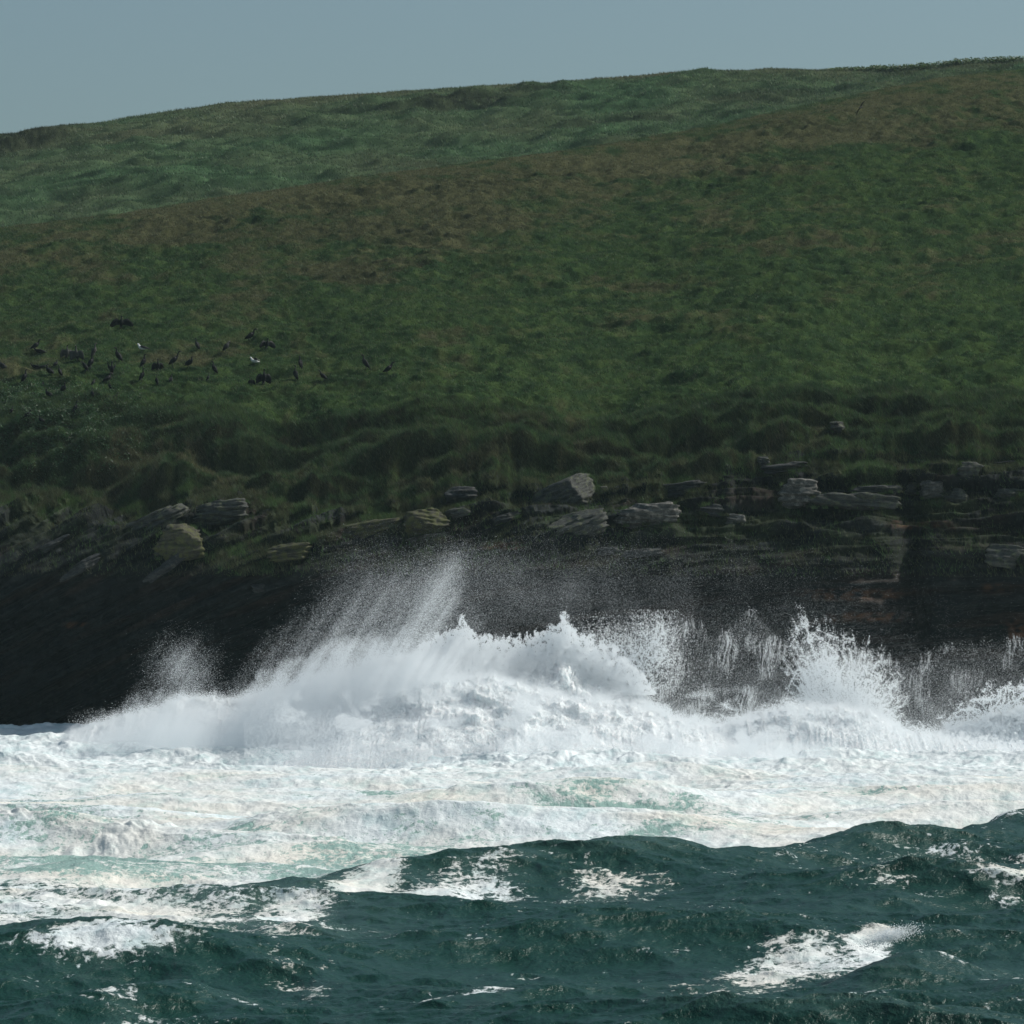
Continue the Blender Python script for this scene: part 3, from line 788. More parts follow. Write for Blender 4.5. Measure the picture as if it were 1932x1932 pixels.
# ------------------------------------------------------------------ spray droplets
def droplets(name, P, rad, label):
    me = bpy.data.meshes.new(name)
    P = np.ascontiguousarray(P, np.float32)
    print('DROPS', name, len(P))
    me.vertices.add(len(P)); me.vertices.foreach_set('co', P.ravel())
    at = me.attributes.new('rad', 'FLOAT', 'POINT'); at.data.foreach_set('value', np.ascontiguousarray(rad, np.float32))
    me.materials.append(M_DROP)
    o = bpy.data.objects.new(name, me); col.objects.link(o)
    ng = bpy.data.node_groups.new(name + '_points', 'GeometryNodeTree')
    ng.interface.new_socket('Geometry', in_out='INPUT', socket_type='NodeSocketGeometry')
    ng.interface.new_socket('Geometry', in_out='OUTPUT', socket_type='NodeSocketGeometry')
    gi = ng.nodes.new('NodeGroupInput'); go = ng.nodes.new('NodeGroupOutput')
    mp = ng.nodes.new('GeometryNodeMeshToPoints'); na = ng.nodes.new('GeometryNodeInputNamedAttribute'); na.data_type = 'FLOAT'; na.inputs[0].default_value = 'rad'
    sm = ng.nodes.new('GeometryNodeSetMaterial'); sm.inputs['Material'].default_value = M_DROP
    ng.links.new(gi.outputs[0], mp.inputs[0]); ng.links.new(na.outputs[0], mp.inputs['Radius'])
    ng.links.new(mp.outputs[0], sm.inputs[0]); ng.links.new(sm.outputs[0], go.inputs[0])
    md = o.modifiers.new('points', 'NODES'); md.node_group = ng
    return tag(o, label, 'sea spray', kind='stuff')


def cloud(box, depth, tau, r, seedn=0, cells=3.0):
    """droplets filling a bank of spray; tau(px,py) says how thick it is"""
    x0, y0, x1, y1 = box
    Ya, Yb = depth
    rp = r / ((Ya + Yb) / 2) * FPX
    area = np.pi * rp * rp
    gx_, gy_ = np.meshgrid(np.arange(x0, x1, cells), np.arange(y0, y1, cells))
    gx_ = gx_.ravel() + cells / 2; gy_ = gy_.ravel() + cells / 2
    T = np.clip(tau(gx_, gy_), 0, None)
    lamb = T * cells * cells / area
    n = rng.poisson(lamb)
    idx = np.repeat(np.arange(len(n)), n)
    px = gx_[idx] + (rng.random(len(idx)) - .5) * cells; py = gy_[idx] + (rng.random(len(idx)) - .5) * cells
    Y = Ya + (Yb - Ya) * rng.random(len(idx))
    X, Y, Z = world_at(px, py, Y)
    ok = Z > -.3
    P = np.stack([X, Y, Z], -1)[ok]
    rad = r * np.exp(.35 * rng.normal(size=len(P)))
    return P, rad


def cat(*prs): return np.concatenate([p for p, _ in prs]), np.concatenate([r for _, r in prs])


# 1. spray torn off the rollers: follows their surfaces
fz = []
for (o, (x, yy, z, hh)), dens in zip(SR, (1.0, .9, .8, .9, 1.0)):
    n = int(700000 * dens * x.shape[1] / 700)
    r_ = rng.integers(0, x.shape[0], n); c_ = rng.integers(0, x.shape[1], n)
    w_ok = rng.random(n) < hh[r_, c_] ** .5
    r_, c_ = r_[w_ok], c_[w_ok]
    off = np.abs(rng.normal(size=(len(r_), 3))) * np.array([.0, -.25, .24]) * (.5 + 1.5 * rng.random((len(r_), 1)) ** 3)
    off[:, 0] = rng.normal(size=len(r_)) * .15
    P = np.stack([x[r_, c_], yy[r_, c_], z[r_, c_]], -1) + off
    fz.append((P, .0095 * np.exp(.4 * rng.normal(size=len(P)))))
P, rd = cat(*fz)
droplets('wave_spray', P, rd, 'fine white droplets tearing off the rollers at the cliff foot')

# 2. wind blown mist plume over the left and middle of the break
def tau_mist(px, py):
    # slanting rays of spray: coordinate across the slant
    sl = (px - 400) + (py - 1290) * .62
    rays = .75 + .45 * fbm2(sl / 26, (py) / 260, 3) 
    body = np.interp(px, [130, 200, 260, 330, 400, 430, 480, 560, 640, 720, 800, 850, 900, 1000, 1120], [1378, 1338, 1312, 1290, 1305, 1302, 1268, 1228, 1198, 1182, 1180, 1190, 1200, 1205, 1215])
    faint = np.interp(px, [200, 300, 360, 430, 500, 600, 700, 800, 860, 900, 980], [1330, 1250, 1240, 1275, 1190, 1120, 1075, 1045, 1035, 1110, 1180])
    edge_ = 14 * fbm2(px / 30, py / 40 + 5, 3)
    t = 3.6 * np.clip((py - body + edge_) / 85, 0, 1) ** 1.4 * rays * (1 - .7 * sst(780, 900, px) * sst(1200, 1280, py)) + .42 * np.clip((py - faint) / 130, 0, 1) ** 1.2 * rays ** 2
    t *= sst(100, 200, px) * sst(1120, 820, px)
    # left lobe
    t += .45 * np.exp(-((px - 345) / 42) ** 2 - ((py - 1262) / 42) ** 2) * rays
    # bright column
    t += .40 * np.exp(-((px - (845 - (py - 1080) * .55)) / 24) ** 2) * sst(1010, 1120, py) * sst(1260, 1180, py)
    t += .12 * np.exp(-((px - (800 - (py - 1080) * .7)) / 110) ** 2) * sst(1000, 1180, py)
    t *= sst(1460, 1400, py)
    return t


def tau_thin(px, py):
    n = sst(560, 720, px) * sst(2050, 1900, px) * sst(960, 1040, py) * (.8 + .5 * fbm2(px / 90, py / 90, 3))
    return n * (.10 * np.exp(-((px - 1000) / 260) ** 2 - ((py - 1120) / 75) ** 2) + .045 * np.exp(-((px - 1400) / 260) ** 2 - ((py - 1190) / 80) ** 2)
                + .08 * np.exp(-((px - 700) / 200) ** 2 - ((py - 1110) / 80) ** 2) + .22 * sst(1180, 1380, py) * sst(1100, 1200, px))


def tau_front(px, py):
    # loose mist hanging in front of the rollers
    n = fbm2(px / 95 + 4, py / 55, 3, .55)
    return .8 * sst(1398, 1412, py) * sst(1445, 1425, py) * sst(430, 560, px) * (.4 + np.clip(fbm2(px / 30, py / 9, 2) + .3, 0, 1)) + 1.3 * sst(.0, .5, n) * sst(1290, 1340, py) * sst(1440, 1400, py) * sst(480, 600, px) * sst(1560, 1400, px) + .7 * np.exp(-((px - 620) / 130) ** 2 - ((py - 1385) / 34) ** 2)


P, rd = cat(cloud((460, 1280, 1580, 1445), (238, 246), tau_front, .009), cloud((100, 1000, 1160, 1460), (246, 259), tau_mist, .006), cloud((560, 960, 2050, 1400), (255, 264), tau_thin, .0042))
droplets('spray_mist', P, rd, 'slanting veil of wind blown mist rising before the dark cliff')

# 3. curtain of falling water and the fans of the right hand splash
def ridged(a, p): return np.clip(1 - np.abs(a) * 1.6, 0, 1) ** p


def tau_curtain(px, py):
    wx = px + 4 * n2(px / 30, py / 30) + (py - 1300) * .10
    web = 1.1 * ridged(n2(wx / 12.0, py / 110.0), 8) + 1.0 * ridged(n2(wx / 6.5 + 9, py / 60.0), 6) + .5 * ridged(n2(px / 14, py / 20), 8)
    blob = sst(-.1, .45, n2(px / 42 + 3, py / 60))
    top = np.interp(px, [1100, 1130, 1180, 1230, 1300, 1350, 1420, 1460, 1500, 1700, 1760, 1840, 1932, 2060], [1195, 1180, 1165, 1170, 1150, 1200, 1140, 1190, 1200, 1240, 1215, 1205, 1195, 1195]) + 14 * n2(px / 12, py * 0)
    e = sst(0, 18, py - top) * (1 - .55 * sst(20, 110, py - top)) + .75 * sst(90, 210, py - top)
    return e * (web * (.06 + .85 * blob) * 1.05 + .045 + .5 * sst(1310, 1390, py)) * sst(1090, 1130, px) * sst(1440, 1400, py) * np.where(px > 1700, .55, 1)


def tau_fan(px, py):
    dx = px - 1600; dy = 1420 - py
    an = np.arctan2(dx + dy * .18, dy); rr = np.hypot(dx, dy)
    R0 = np.interp(an, [-.9, -.62, -.45, -.3, -.15, .05, .25, .5, .8, 1.1], [60, 175, 205, 240, 262, 228, 202, 185, 160, 115])
    rn = rr / (R0 * (1 + .10 * n2(an * 16, rr * 0) + .07 * n2(an * 50, rr * 0 + 3)))
    fil = 1.0 * ridged(n2(an * 9 + .9 * n2(px / 34, py / 34), rr / 60 + .8 * n2(px / 25, py / 25)), 6) + .7 * ridged(n2(an * 19 + 1.2 * n2(px / 18, py / 18), rr / 28 + 5), 6)
    body = sst(1.02, .55, rn)
    return (body ** 1.6) * 2.3 * (.55 + .7 * fil) + 1.3 * fil * sst(1.12, .92, rn) * sst(.3, .7, rn)


def tau_dome(px, py):
    dx = (px - 1945) / 205.0; dy = (1445 - py) / 160.0
    rn = np.hypot(dx, dy) * (1 + .10 * fbm2(px / 18, py / 18, 3))
    lace = ridged(n2(px / 20 + .5 * n2(px / 30, py / 30) * 3, py / 24), 5) + .8 * ridged(n2(px / 11 + 8, py / 13), 5)
    return sst(1.03, .9, rn) * (.18 + 2.6 * lace)


def tau_lip(px, py):
    base = np.interp(px, [1420, 1470, 1600, 1700, 1760, 1932], [1360, 1338, 1345, 1380, 1392, 1410])
    return 1.6 * np.exp(-((py - base) / 16) ** 2) * sst(-.4, .6, n2(px / 9, py / 9) + .5 * n2(px / 3, py / 3)) * sst(1300, 1420, px)


def tau_peaks(px, py):
    # ragged upper edge of the back wave, with its two bursts
    top = np.interp(px, [700, 780, 820, 850, 872, 890, 905, 940, 1000, 1030, 1050, 1064, 1080, 1100, 1130, 1160, 1200, 1240], [1215, 1200, 1200, 1183, 1164, 1180, 1196, 1200, 1197, 1186, 1172, 1156, 1176, 1192, 1208, 1222, 1250, 1300])
    d = py - top - 16 * np.clip(fbm2(px / 16, py / 26, 4, .65), -.5, .9)
    cl = sst(-.35, .25, fbm2(px / 11 + 5, py / 13, 3, .6) + np.clip(d / 60, 0, 1) * .5)
    return 2.4 * sst(-2, 12, d) * sst(130, 80, d) * (.25 + 1.0 * cl) * sst(690, 800, px)


def tau_web(px, py):
    # torn net of water right of the two peaks
    d = 1.2 * np.exp(-((px - 1150) / 75) ** 2 - ((py - 1262) / 55) ** 2) + .8 * np.exp(-((px - 1240) / 34) ** 2 - ((py - 1215) / 50) ** 2)
    w = ridged(n2(px / 19 + n2(px / 26, py / 26), py / 22), 7) + .8 * ridged(n2(px / 10 + 3, py / 14), 6)
    return d * (2.2 * w + .5)


P, rd = cat(cloud((1080, 1120, 2060, 1450), (264.5, 266.5), tau_curtain, .0085, cells=1.5), cloud((1400, 1130, 1760, 1430), (257, 263), tau_fan, .012, cells=1.5),
            cloud((1720, 1270, 2080, 1450), (254.5, 259), tau_dome, .015, cells=1.5), cloud((1290, 1290, 2060, 1430), (247, 251), tau_lip, .015, cells=2),
            cloud((790, 1140, 1240, 1310), (259, 262.5), tau_peaks, .015, cells=1.5), cloud((1080, 1150, 1330, 1320), (261, 264), tau_web, .014, cells=1.5))
droplets('falling_water', P, rd, 'white strands and fans of water thrown up and pouring down the cliff face')

# crest of the nearer wave at the right, breaking
cp = rng.normal(size=5000) * .5
cpx_ = 1675 + 46 * cp + 10 * rng.normal(size=5000); cpy_ = 1768 - 14 * cp + 6 * rng.normal(size=5000) - 6 * rng.random(5000) ** 3
X, Y, Z = world_at(cpx_, cpy_, 116.2 - .8 * rng.random(5000))
droplets('crest_spray', np.stack([X, Y, Z], -1), .007 * np.exp(.4 * rng.normal(size=5000)), 'droplets flicking off the crest of the nearest dark wave')

# ------------------------------------------------------------------ rocks
M_R = {'grey': mat_rock('grey_rock', (.085, .09, .083), (.10, .11, .07), .3), 'lichen': mat_rock('lichen_rock', (.08, .078, .058), (.085, .09, .036), .5),
       'pale': mat_rock('pale_rock', (.13, .13, .118), (.22, .215, .19), .3), 'rust': mat_rock('rusty_rock', (.10, .05, .028), (.12, .08, .045), .3), 'dark': mat_rock('dark_rock', (.06, .065, .066), (.10, .10, .085), .2)}


def rock(name, px, py, hw, hh, tilt, mk, label, out=.12, seed=0, lay=1.0, grp=None):
    X, Y, Z = on_cliff(px, py) if py > 860 or name != 'rock_block' else on_hill(px, py)
    s = Y / FPX
    a, cz = hw * s * 1.0, hh * s * 1.04
    b = max(cz, min(a, cz * 1.8)) * .95
    rr = np.random.default_rng(100 + seed)
    nn, mm = 96, 64
    th = np.linspace(0, 2 * np.pi, nn, endpoint=False); ph = np.linspace(-np.pi / 2, np.pi / 2, mm)
    T, Pp = np.meshgrid(th, ph)
    d = np.stack([np.cos(Pp) * np.cos(T), np.cos(Pp) * np.sin(T), np.sin(Pp)], -1)
    sc = (np.abs(d) ** 4).sum(-1) ** (-.25)
    p = d * sc[..., None]
    for k in range(8):
        n_ = rr.normal(size=3); n_[2] *= .7; n_ /= np.linalg.norm(n_)
        D = .72 + .25 * rr.random()
        dd = np.clip((p @ n_) - D, 0, None)
        p = p - dd[..., None] * n_
    p = p * np.array([a, b, cz])
    q_ = p[..., 2] + .12 * p[..., 0] * rr.normal()
    o1, o2 = rr.random(2) * 50
    L = np.sign(n2(q_ * 4.4 + o1, p[..., 0] * .6)) * np.abs(n2(q_ * 4.4 + o1, p[..., 0] * .6)) ** .4
    L2 = n2(q_ * 11 + o2, p[..., 0] * 1.2) + .8 * n2(q_ * 1.2, p[..., 0] * 3.1 + o1)
    k_ = (.15 * L + .08 * L2) * lay * min(1.0, cz / .5) + .12 * min(a, cz) * fbm3(p[..., 0] * 1.4 + o1, p[..., 1] * 1.4, p[..., 2] * 1.4, 4, .6)
    hd = d.copy(); hd[..., 2] *= .35
    p = p + hd * k_[..., None]
    ct, st_ = math.cos(R(tilt)), math.sin(R(tilt))
    x = p[..., 0] * ct - p[..., 2] * st_; z = p[..., 0] * st_ + p[..., 2] * ct
    V = np.stack([x, p[..., 1], z], -1).reshape(-1, 3)
    i = np.arange(nn * mm).reshape(mm, nn)
    j = np.roll(i, -1, axis=1)
    F = np.stack([i[:-1], j[:-1], j[1:], i[1:]], -1).reshape(-1, 4)
    o = np_mesh(name, V, F, M_R[mk], True)
    o.location = (X, Y - out * b, Z)
    # turf creeping over the top and along the foot
    if py < 1030:
        m = int(26 * hw)
        sx_ = (rr.random(m) - .5) * 2.1 * a; up_ = rr.random(m) < .45
        gx_ = n2(sx_ / .7 + o1, sx_ * 0 + 3)
        ok = gx_ > (-.05 if mk in ('lichen', 'dark') else .12)
        tz = np.where(up_, cz * .86 * np.sqrt(np.clip(1 - (sx_ / a / 1.1) ** 2, 0, 1)), -cz * .8) + sx_ * math.tan(R(tilt))
        TUFT.append(np.stack([X + sx_, Y - out * b + np.where(up_, (rr.random(m) - .2) * b * .8, -b * .6), Z + tz - .03], -1)[ok])
    return tag(o, label, 'rock', group=grp)


TUFT = []
ROCKS = [
 ('boulder', 342, 1024, 50, 33, 5, 'lichen', 'square yellow green lichened boulder with a rusty side, under the left grass mat'),
 ('flat_rock', 300, 985, 62, 20, 20, 'grey', 'grey tilted slab under the long grass mat, above the lichened square boulder'),
 ('flat_rock', 415, 968, 56, 22, 12, 'grey', 'grey cracked slab just right of the slab under the long grass mat'),
 ('flat_rock', 312, 1072, 48, 9, 34, 'dark', 'thin striped slanting plates of rock below the lichened square boulder'),
 ('rock_ledge', 552, 1040, 46, 17, 10, 'lichen', 'low end of the lichened ledge, below the bright green tuft'),
 ('rock_ledge', 675, 1008, 88, 19, 12, 'lichen', 'long greenish sloping ledge in the middle of the left cliff'),
 ('rock_block', 805, 985, 42, 24, 8, 'lichen', 'cracked brown block at the upper end of the long greenish ledge'),
 ('flat_rock', 800, 1014, 62, 5, 8, 'pale', 'thin pale shelf under the cracked brown block'),
 ('flat_rock', 862, 968, 24, 9, 14, 'grey', 'small grey slab right of the cracked brown block'),
 ('boulder', 872, 938, 32, 19, 0, 'dark', 'rounded dark boulder above the cracked brown block'),
 ('flat_rock', 950, 978, 32, 9, 18, 'dark', 'small slanting slab between the rounded dark boulder and the large angular one'),
 ('boulder', 1066, 938, 62, 31, 24, 'grey', 'large angular grey boulder with a bright broken corner, near the middle of the cliff edge'),
 ('boulder', 1142, 926, 10, 8, 0, 'pale', 'small round pale stone right of the large angular boulder'),
 ('rock_ledge', 1090, 992, 56, 24, 14, 'grey', 'rough grey outcrop below the large angular boulder'),
 ('rock_ledge', 1216, 972, 66, 21, 5, 'pale', 'bright banded outcrop in the centre of the cliff top'),
 ('flat_rock', 1275, 926, 58, 14, 8, 'dark', 'dark thin slab above the bright banded outcrop'),
 ('boulder', 1348, 962, 26, 11, -4, 'dark', 'dull low boulder right of the bright banded outcrop'),
 ('rock_block', 1388, 984, 20, 14, 0, 'pale', 'small white spotted block below and right of the dull low boulder'),
 ('rock_ledge', 1506, 932, 38, 27, -4, 'pale', 'bright stacked outcrop with three rounded layers'),
 ('rock_ledge', 1612, 946, 84, 15, 0, 'grey', 'long flat banded ledge right of the bright stacked outcrop'),
 ('rock_ledge', 1650, 925, 50, 8, 4, 'dark', 'thin dark ledge above the long flat banded ledge'),
 ('boulder', 1720, 922, 15, 11, 0, 'grey', 'small blunt boulder right of the dark vertical cleft'),
 ('boulder', 1756, 926, 25, 18, 0, 'pale', 'rounded pale boulder, left one of the touching pair near the right edge'),
 ('boulder', 1806, 936, 27, 15, -6, 'grey', 'rounded grey boulder, right one of the touching pair near the right edge'),
 ('rock_block', 1828, 890, 24, 17, 0, 'grey', 'stacked grey block under the grass lip above the touching pair of boulders'),
 ('flat_rock', 1896, 878, 46, 7, 4, 'dark', 'dark flat slab under the turf at the right edge'),
 ('rock_block', 1902, 932, 32, 14, 3, 'grey', 'broken grey block at the right edge, right of the touching pair of boulders'),
 ('boulder', 1896, 1050, 38, 21, -5, 'grey', 'lone grey outcrop low on the dark cliff at the right edge'),
 ('flat_rock', 1148, 1040, 24, 8, 6, 'dark', 'faint small slab on the dark face below the rough grey outcrop'),
 ('flat_rock', 1212, 1044, 38, 9, 5, 'dark', 'faint broken slab on the dark face below the bright banded outcrop'),
 ('flat_rock', 488, 1110, 14, 8, 0, 'dark', 'lone small pale stone on the dark face at the left'),
 ('flat_rock', 150, 1072, 44, 9, 30, 'dark', 'slanting grey plate on the left cliff face'),
 ('flat_rock', 95, 1030, 40, 7, 28, 'dark', 'thin slanting plate above the slanting grey one at the far left'),
 ('rock_ledge', 1480, 885, 44, 11, 5, 'dark', 'dark ledge under a green tuft, above the bright stacked outcrop'),
 ('boulder', 1440, 868, 14, 11, 0, 'grey', 'small grey boulder perched at the turf edge left of the dark ledge'),
 ('rock_block', 1580, 806, 14, 10, 0, 'grey', 'single grey block showing through the turf above the cliff edge at the right'),
]
for k, (nm, px, py, hw, hh, ti, mk, lb) in enumerate(ROCKS):
    rock(nm, px, py, hw, hh, ti, mk, lb, seed=k, grp='rocks of the upper cliff', lay=1.3 if 'ledge' in nm or 'flat' in nm else .8)

TF = np.concatenate(TUFT)
tb = fbm2(TF[:, 0] / 1.5, TF[:, 2] / 1.2, 2)[:, None]
blades('rock_tufts', TF[:, 0], TF[:, 1], TF[:, 2], .26 * (.5 + rng.random(len(TF))), np.full(len(TF), .016), jitter_col(np.where(tb > 0, GREEN, OLIVE * .6 + BROWN * .4), .4), -.25, 'grass tufts rooted in the cracks round the cliff top rocks', 'grass')

# ------------------------------------------------------------------ birds
M_CORM = mat_plain('black_plumage', (.006, .007, .009), .6, .12)
M_BROWN = mat_plain('brown_plumage', (.016, .016, .016), .7, .2)
M_PALE = mat_plain('pale_breast', (.07, .07, .068), .8, .1)
M_BILL = mat_plain('grey_bill', (.03, .028, .024), .5)
M_WHITE = mat_plain('white_plumage', (.80, .80, .78), .7, .2)
M_SLATE = mat_plain('slate_back', (.022, .024, .028), .6, .2)
M_YEL = mat_plain('yellow_bill', (.5, .33, .05), .5)


class Bird:
    def __init__(s): s.V = []; s.F = []; s.M = []
    def loft(s, pts, mats, k=10, flat=1.0):
        """pts: (x, y, z, radius across, radius in the vertical plane)"""
        P = np.array([p[:3] for p in pts], float); n = len(P)
        T = np.gradient(P, axis=0); T /= np.linalg.norm(T, axis=1)[:, None]
        b0 = len(s.V)
        for i in range(n):
            t = T[i]; side = np.array([-t[1], t[0], 0.0])
            if np.linalg.norm(side) < .25: side = np.array([0, 1.0, 0]) if abs(t[1]) < .9 else np.array([1.0, 0, 0])
            side /= np.linalg.norm(side); nr = np.cross(side, t)
            for j in range(k):
                a = 2 * math.pi * j / k
                s.V.append(P[i] + side * math.cos(a) * pts[i][3] + nr * math.sin(a) * pts[i][4])
        for i in range(n - 1):
            for j in range(k):
                j2 = (j + 1) % k
                s.F.append((b0 + i * k + j, b0 + i * k + j2, b0 + (i + 1) * k + j2, b0 + (i + 1) * k + j)); s.M.append(mats[min(i, len(mats) - 1)])
        s.F.append(tuple(b0 + j for j in range(k))[::-1]); s.M.append(mats[0])
        s.F.append(tuple(b0 + (n - 1) * k + j for j in range(k))); s.M.append(mats[-1])
    def wing(s, lead, trail, mat, th=.02, edge=None):
        """a feathered sheet between a leading and a trailing edge"""
        n = len(lead); b0 = len(s.V)
        for sgn in (1, -1):
            for a, b in zip(lead, trail):
                a = np.array(a, float); b = np.array(b, float)
                for f in (0, .35, .7, 1.0):
                    p = a + (b - a) * f
                    s.V.append(p + np.array([sgn * th * (1 - .7 * f), 0, 0]))
        w = 4; off = n * w
        for i in range(n - 1):
            for j in range(3):
                m = edge if (edge is not None and j == 2) else mat
                A = b0 + i * w + j
                s.F.append((A, A + 1, A + w + 1, A + w)); s.M.append(m)
                A += off
                s.F.append((A, A + w, A + w + 1, A + 1)); s.M.append(m)
            for j in (0, 3):
                A = b0 + i * w + j
                q4 = (A, A + w, A + w + off, A + off)
                s.F.append(q4 if j == 0 else q4[::-1]); s.M.append(mat)
        for i in (0, n - 1):
            for j in range(3):
                A = b0 + i * w + j
                s.F.append((A, A + 1, A + 1 + off, A + off)); s.M.append(mat)
    def mesh(s, name, mats):
        me = bpy.data.meshes.new(name)
        me.from_pydata([tuple(v) for v in s.V], [], s.F)
        for m in mats: me.materials.append(m)
        me.polygons.foreach_set('material_index', s.M)
        me.polygons.foreach_set('use_smooth', [True] * len(s.M))
        me.update(); return me


# material slots: 0 body, 1 breast, 2 bill, 3 leg
def cormorant(pose, lean=0.0, chest=False, turn=0.0):
    B = Bird()
    br = 1 if chest else 0
    if pose in ('upright', 'spread', 'half', 'raised'):
        sp = [(-.25, 0, .03, .035, .012), (-.17, 0, .10, .05, .02), (-.10, 0, .20, .085, .075), (-.03, 0, .31, .115, .115), (.03, 0, .42, .11, .12), (.065, 0, .52, .08, .085),
              (.07, 0, .60, .05, .052), (.055, 0, .67, .036, .038), (.06, 0, .74, .033, .035), (.085, .0 + turn * .02, .785, .036, .038), (.12, turn * .05, .80, .034, .034), (.155, turn * .08, .798, .018, .018), (.20, turn * .12, .795, .010, .010), (.235, turn * .15, .785, .006, .007)]
    elif pose == 'preen':
        sp = [(-.24, 0, .05, .035, .012), (-.16, 0, .12, .05, .02), (-.10, 0, .22, .09, .08), (-.02, 0, .32, .12, .12), (.06, 0, .42, .11, .12), (.11, .0, .52, .075, .08),
              (.14, .01, .60, .045, .046), (.17, .03, .65, .036, .036), (.21, .06, .655, .034, .034), (.235, .09, .62, .036, .038), (.225, .11, .575, .032, .034), (.20, .12, .54, .014, .014), (.17, .125, .50, .008, .008)]
    elif pose == 'squat':
        sp = [(-.28, 0, .06, .03, .012), (-.20, 0, .10, .06, .03), (-.12, 0, .16, .11, .09), (0, 0, .22, .135, .125), (.10, 0, .29, .11, .11), (.15, 0, .37, .065, .068), (.155, 0, .43, .042, .042),
              (.14, 0, .48, .035, .036), (.155, 0, .525, .037, .038), (.19, 0, .535, .032, .032), (.225, 0, .53, .015, .015), (.28, 0, .52, .007, .007)]
    elif pose == 'rest':
        sp = [(-.38, 0, .09, .03, .012), (-.28, 0, .11, .06, .03), (-.16, 0, .13, .11, .08), (0, 0, .16, .135, .11), (.14, 0, .18, .11, .10), (.22, 0, .22, .065, .06), (.27, 0, .27, .042, .042),
              (.29, 0, .32, .035, .036), (.32, 0, .345, .037, .038), (.355, 0, .345, .03, .03), (.39, 0, .335, .014, .014), (.44, 0, .325, .007, .007)]
    elif pose == 'stretch':       # long neck held up and forward
        sp = [(-.30, 0, .07, .035, .012), (-.21, 0, .13, .05, .02), (-.13, 0, .21, .09, .075), (-.03, 0, .30, .12, .11), (.07, 0, .39, .11, .11), (.14, 0, .47, .07, .075),
              (.18, 0, .55, .045, .045), (.20, 0, .63, .035, .035), (.235, 0, .71, .032, .032), (.28, 0, .765, .036, .038), (.32, 0, .78, .032, .033), (.355, 0, .775, .015, .015), (.42, 0, .765, .007, .007)]
    n = len(sp)
    mats = [0] * (n - 1)
    for i in range(n - 1):
        if chest and 3 <= i <= n - 6: mats[i] = 1
        if i >= n - 3: mats[i] = 2
    if lean:
        cl, sl = math.cos(lean), math.sin(lean)
        sp = [(x * cl + (z - .05) * sl, y, (z - .05) * cl - x * sl + .05, a, b) for (x, y, z, a, b) in sp]
    B.loft(sp, mats)
    # folded wings hug the sides of the body
    k0 = 1; body = sp[k0:6]
    if pose in ('upright', 'preen', 'squat', 'rest', 'stretch'):
        for sy in (-1, 1):
            w = [(x - .035, sy * (a * .62 + .01), z + .012, max(.012, a * .42), max(.02, b * .85)) for (x, y, z, a, b) in body]
            B.loft(w, [0], 8)
    sh = sp[4]
    if pose == 'spread':
        for sy, k in ((1, 1.0), (-1, .92)):
            lead = [(sh[0], sy * .06, .52), (sh[0] - .02, sy * .20, .60), (sh[0] - .03, sy * .36 * k, .66), (sh[0] - .02, sy * .52 * k, .56), (sh[0], sy * .66 * k, .42), (sh[0], sy * .76 * k, .26)]
            trail = [(sh[0] - .08, sy * .06, .28), (sh[0] - .10, sy * .18, .26), (sh[0] - .11, sy * .32 * k, .24), (sh[0] - .09, sy * .46 * k, .16), (sh[0] - .06, sy * .62 * k, .10), (sh[0] - .02, sy * .76 * k, .16)]
            B.wing(lead, trail, 0)
    if pose == 'half':
        for sy in (1, -1):
            lead = [(sh[0], sy * .06, .50), (sh[0] - .03, sy * .17, .57), (sh[0] - .05, sy * .28, .56), (sh[0] - .05, sy * .36, .44), (sh[0] - .05, sy * .40, .30)]
            trail = [(sh[0] - .12, sy * .06, .24), (sh[0] - .14, sy * .14, .18), (sh[0] - .15, sy * .24, .12), (sh[0] - .13, sy * .32, .08), (sh[0] - .09, sy * .39, .10)]
            B.wing(lead, trail, 1 if chest else 0)
    if pose == 'raised':
        for sy in (1, -1):
            lead = [(sh[0], sy * .06, .50), (sh[0] - .04, sy * .15, .62), (sh[0] - .08, sy * .22, .76), (sh[0] - .14, sy * .25, .90)]
            trail = [(sh[0] - .12, sy * .05, .26), (sh[0] - .18, sy * .14, .36), (sh[0] - .24, sy * .21, .50), (sh[0] - .24, sy * .25, .74)]
            B.wing(lead, trail, 0)
    for sy in (-1, 1):
        lx = sp[2][0] + .07
        B.loft([(lx - .01, sy * .05, sp[2][2] + .03, .03, .03), (lx, sy * .055, .06, .014, .014), (lx + .01, sy * .055, .012, .013, .013)], [3], 6)
        B.loft([(lx - .03, sy * .055, .008, .012, .006), (lx + .03, sy * .06, .010, .03, .008), (lx + .08, sy * .065, .006, .042, .005)], [3], 6)
    return B.mesh('cormorant_' + pose, [M_CORM if not chest else M_BROWN, M_PALE, M_BILL, M_SLATE])


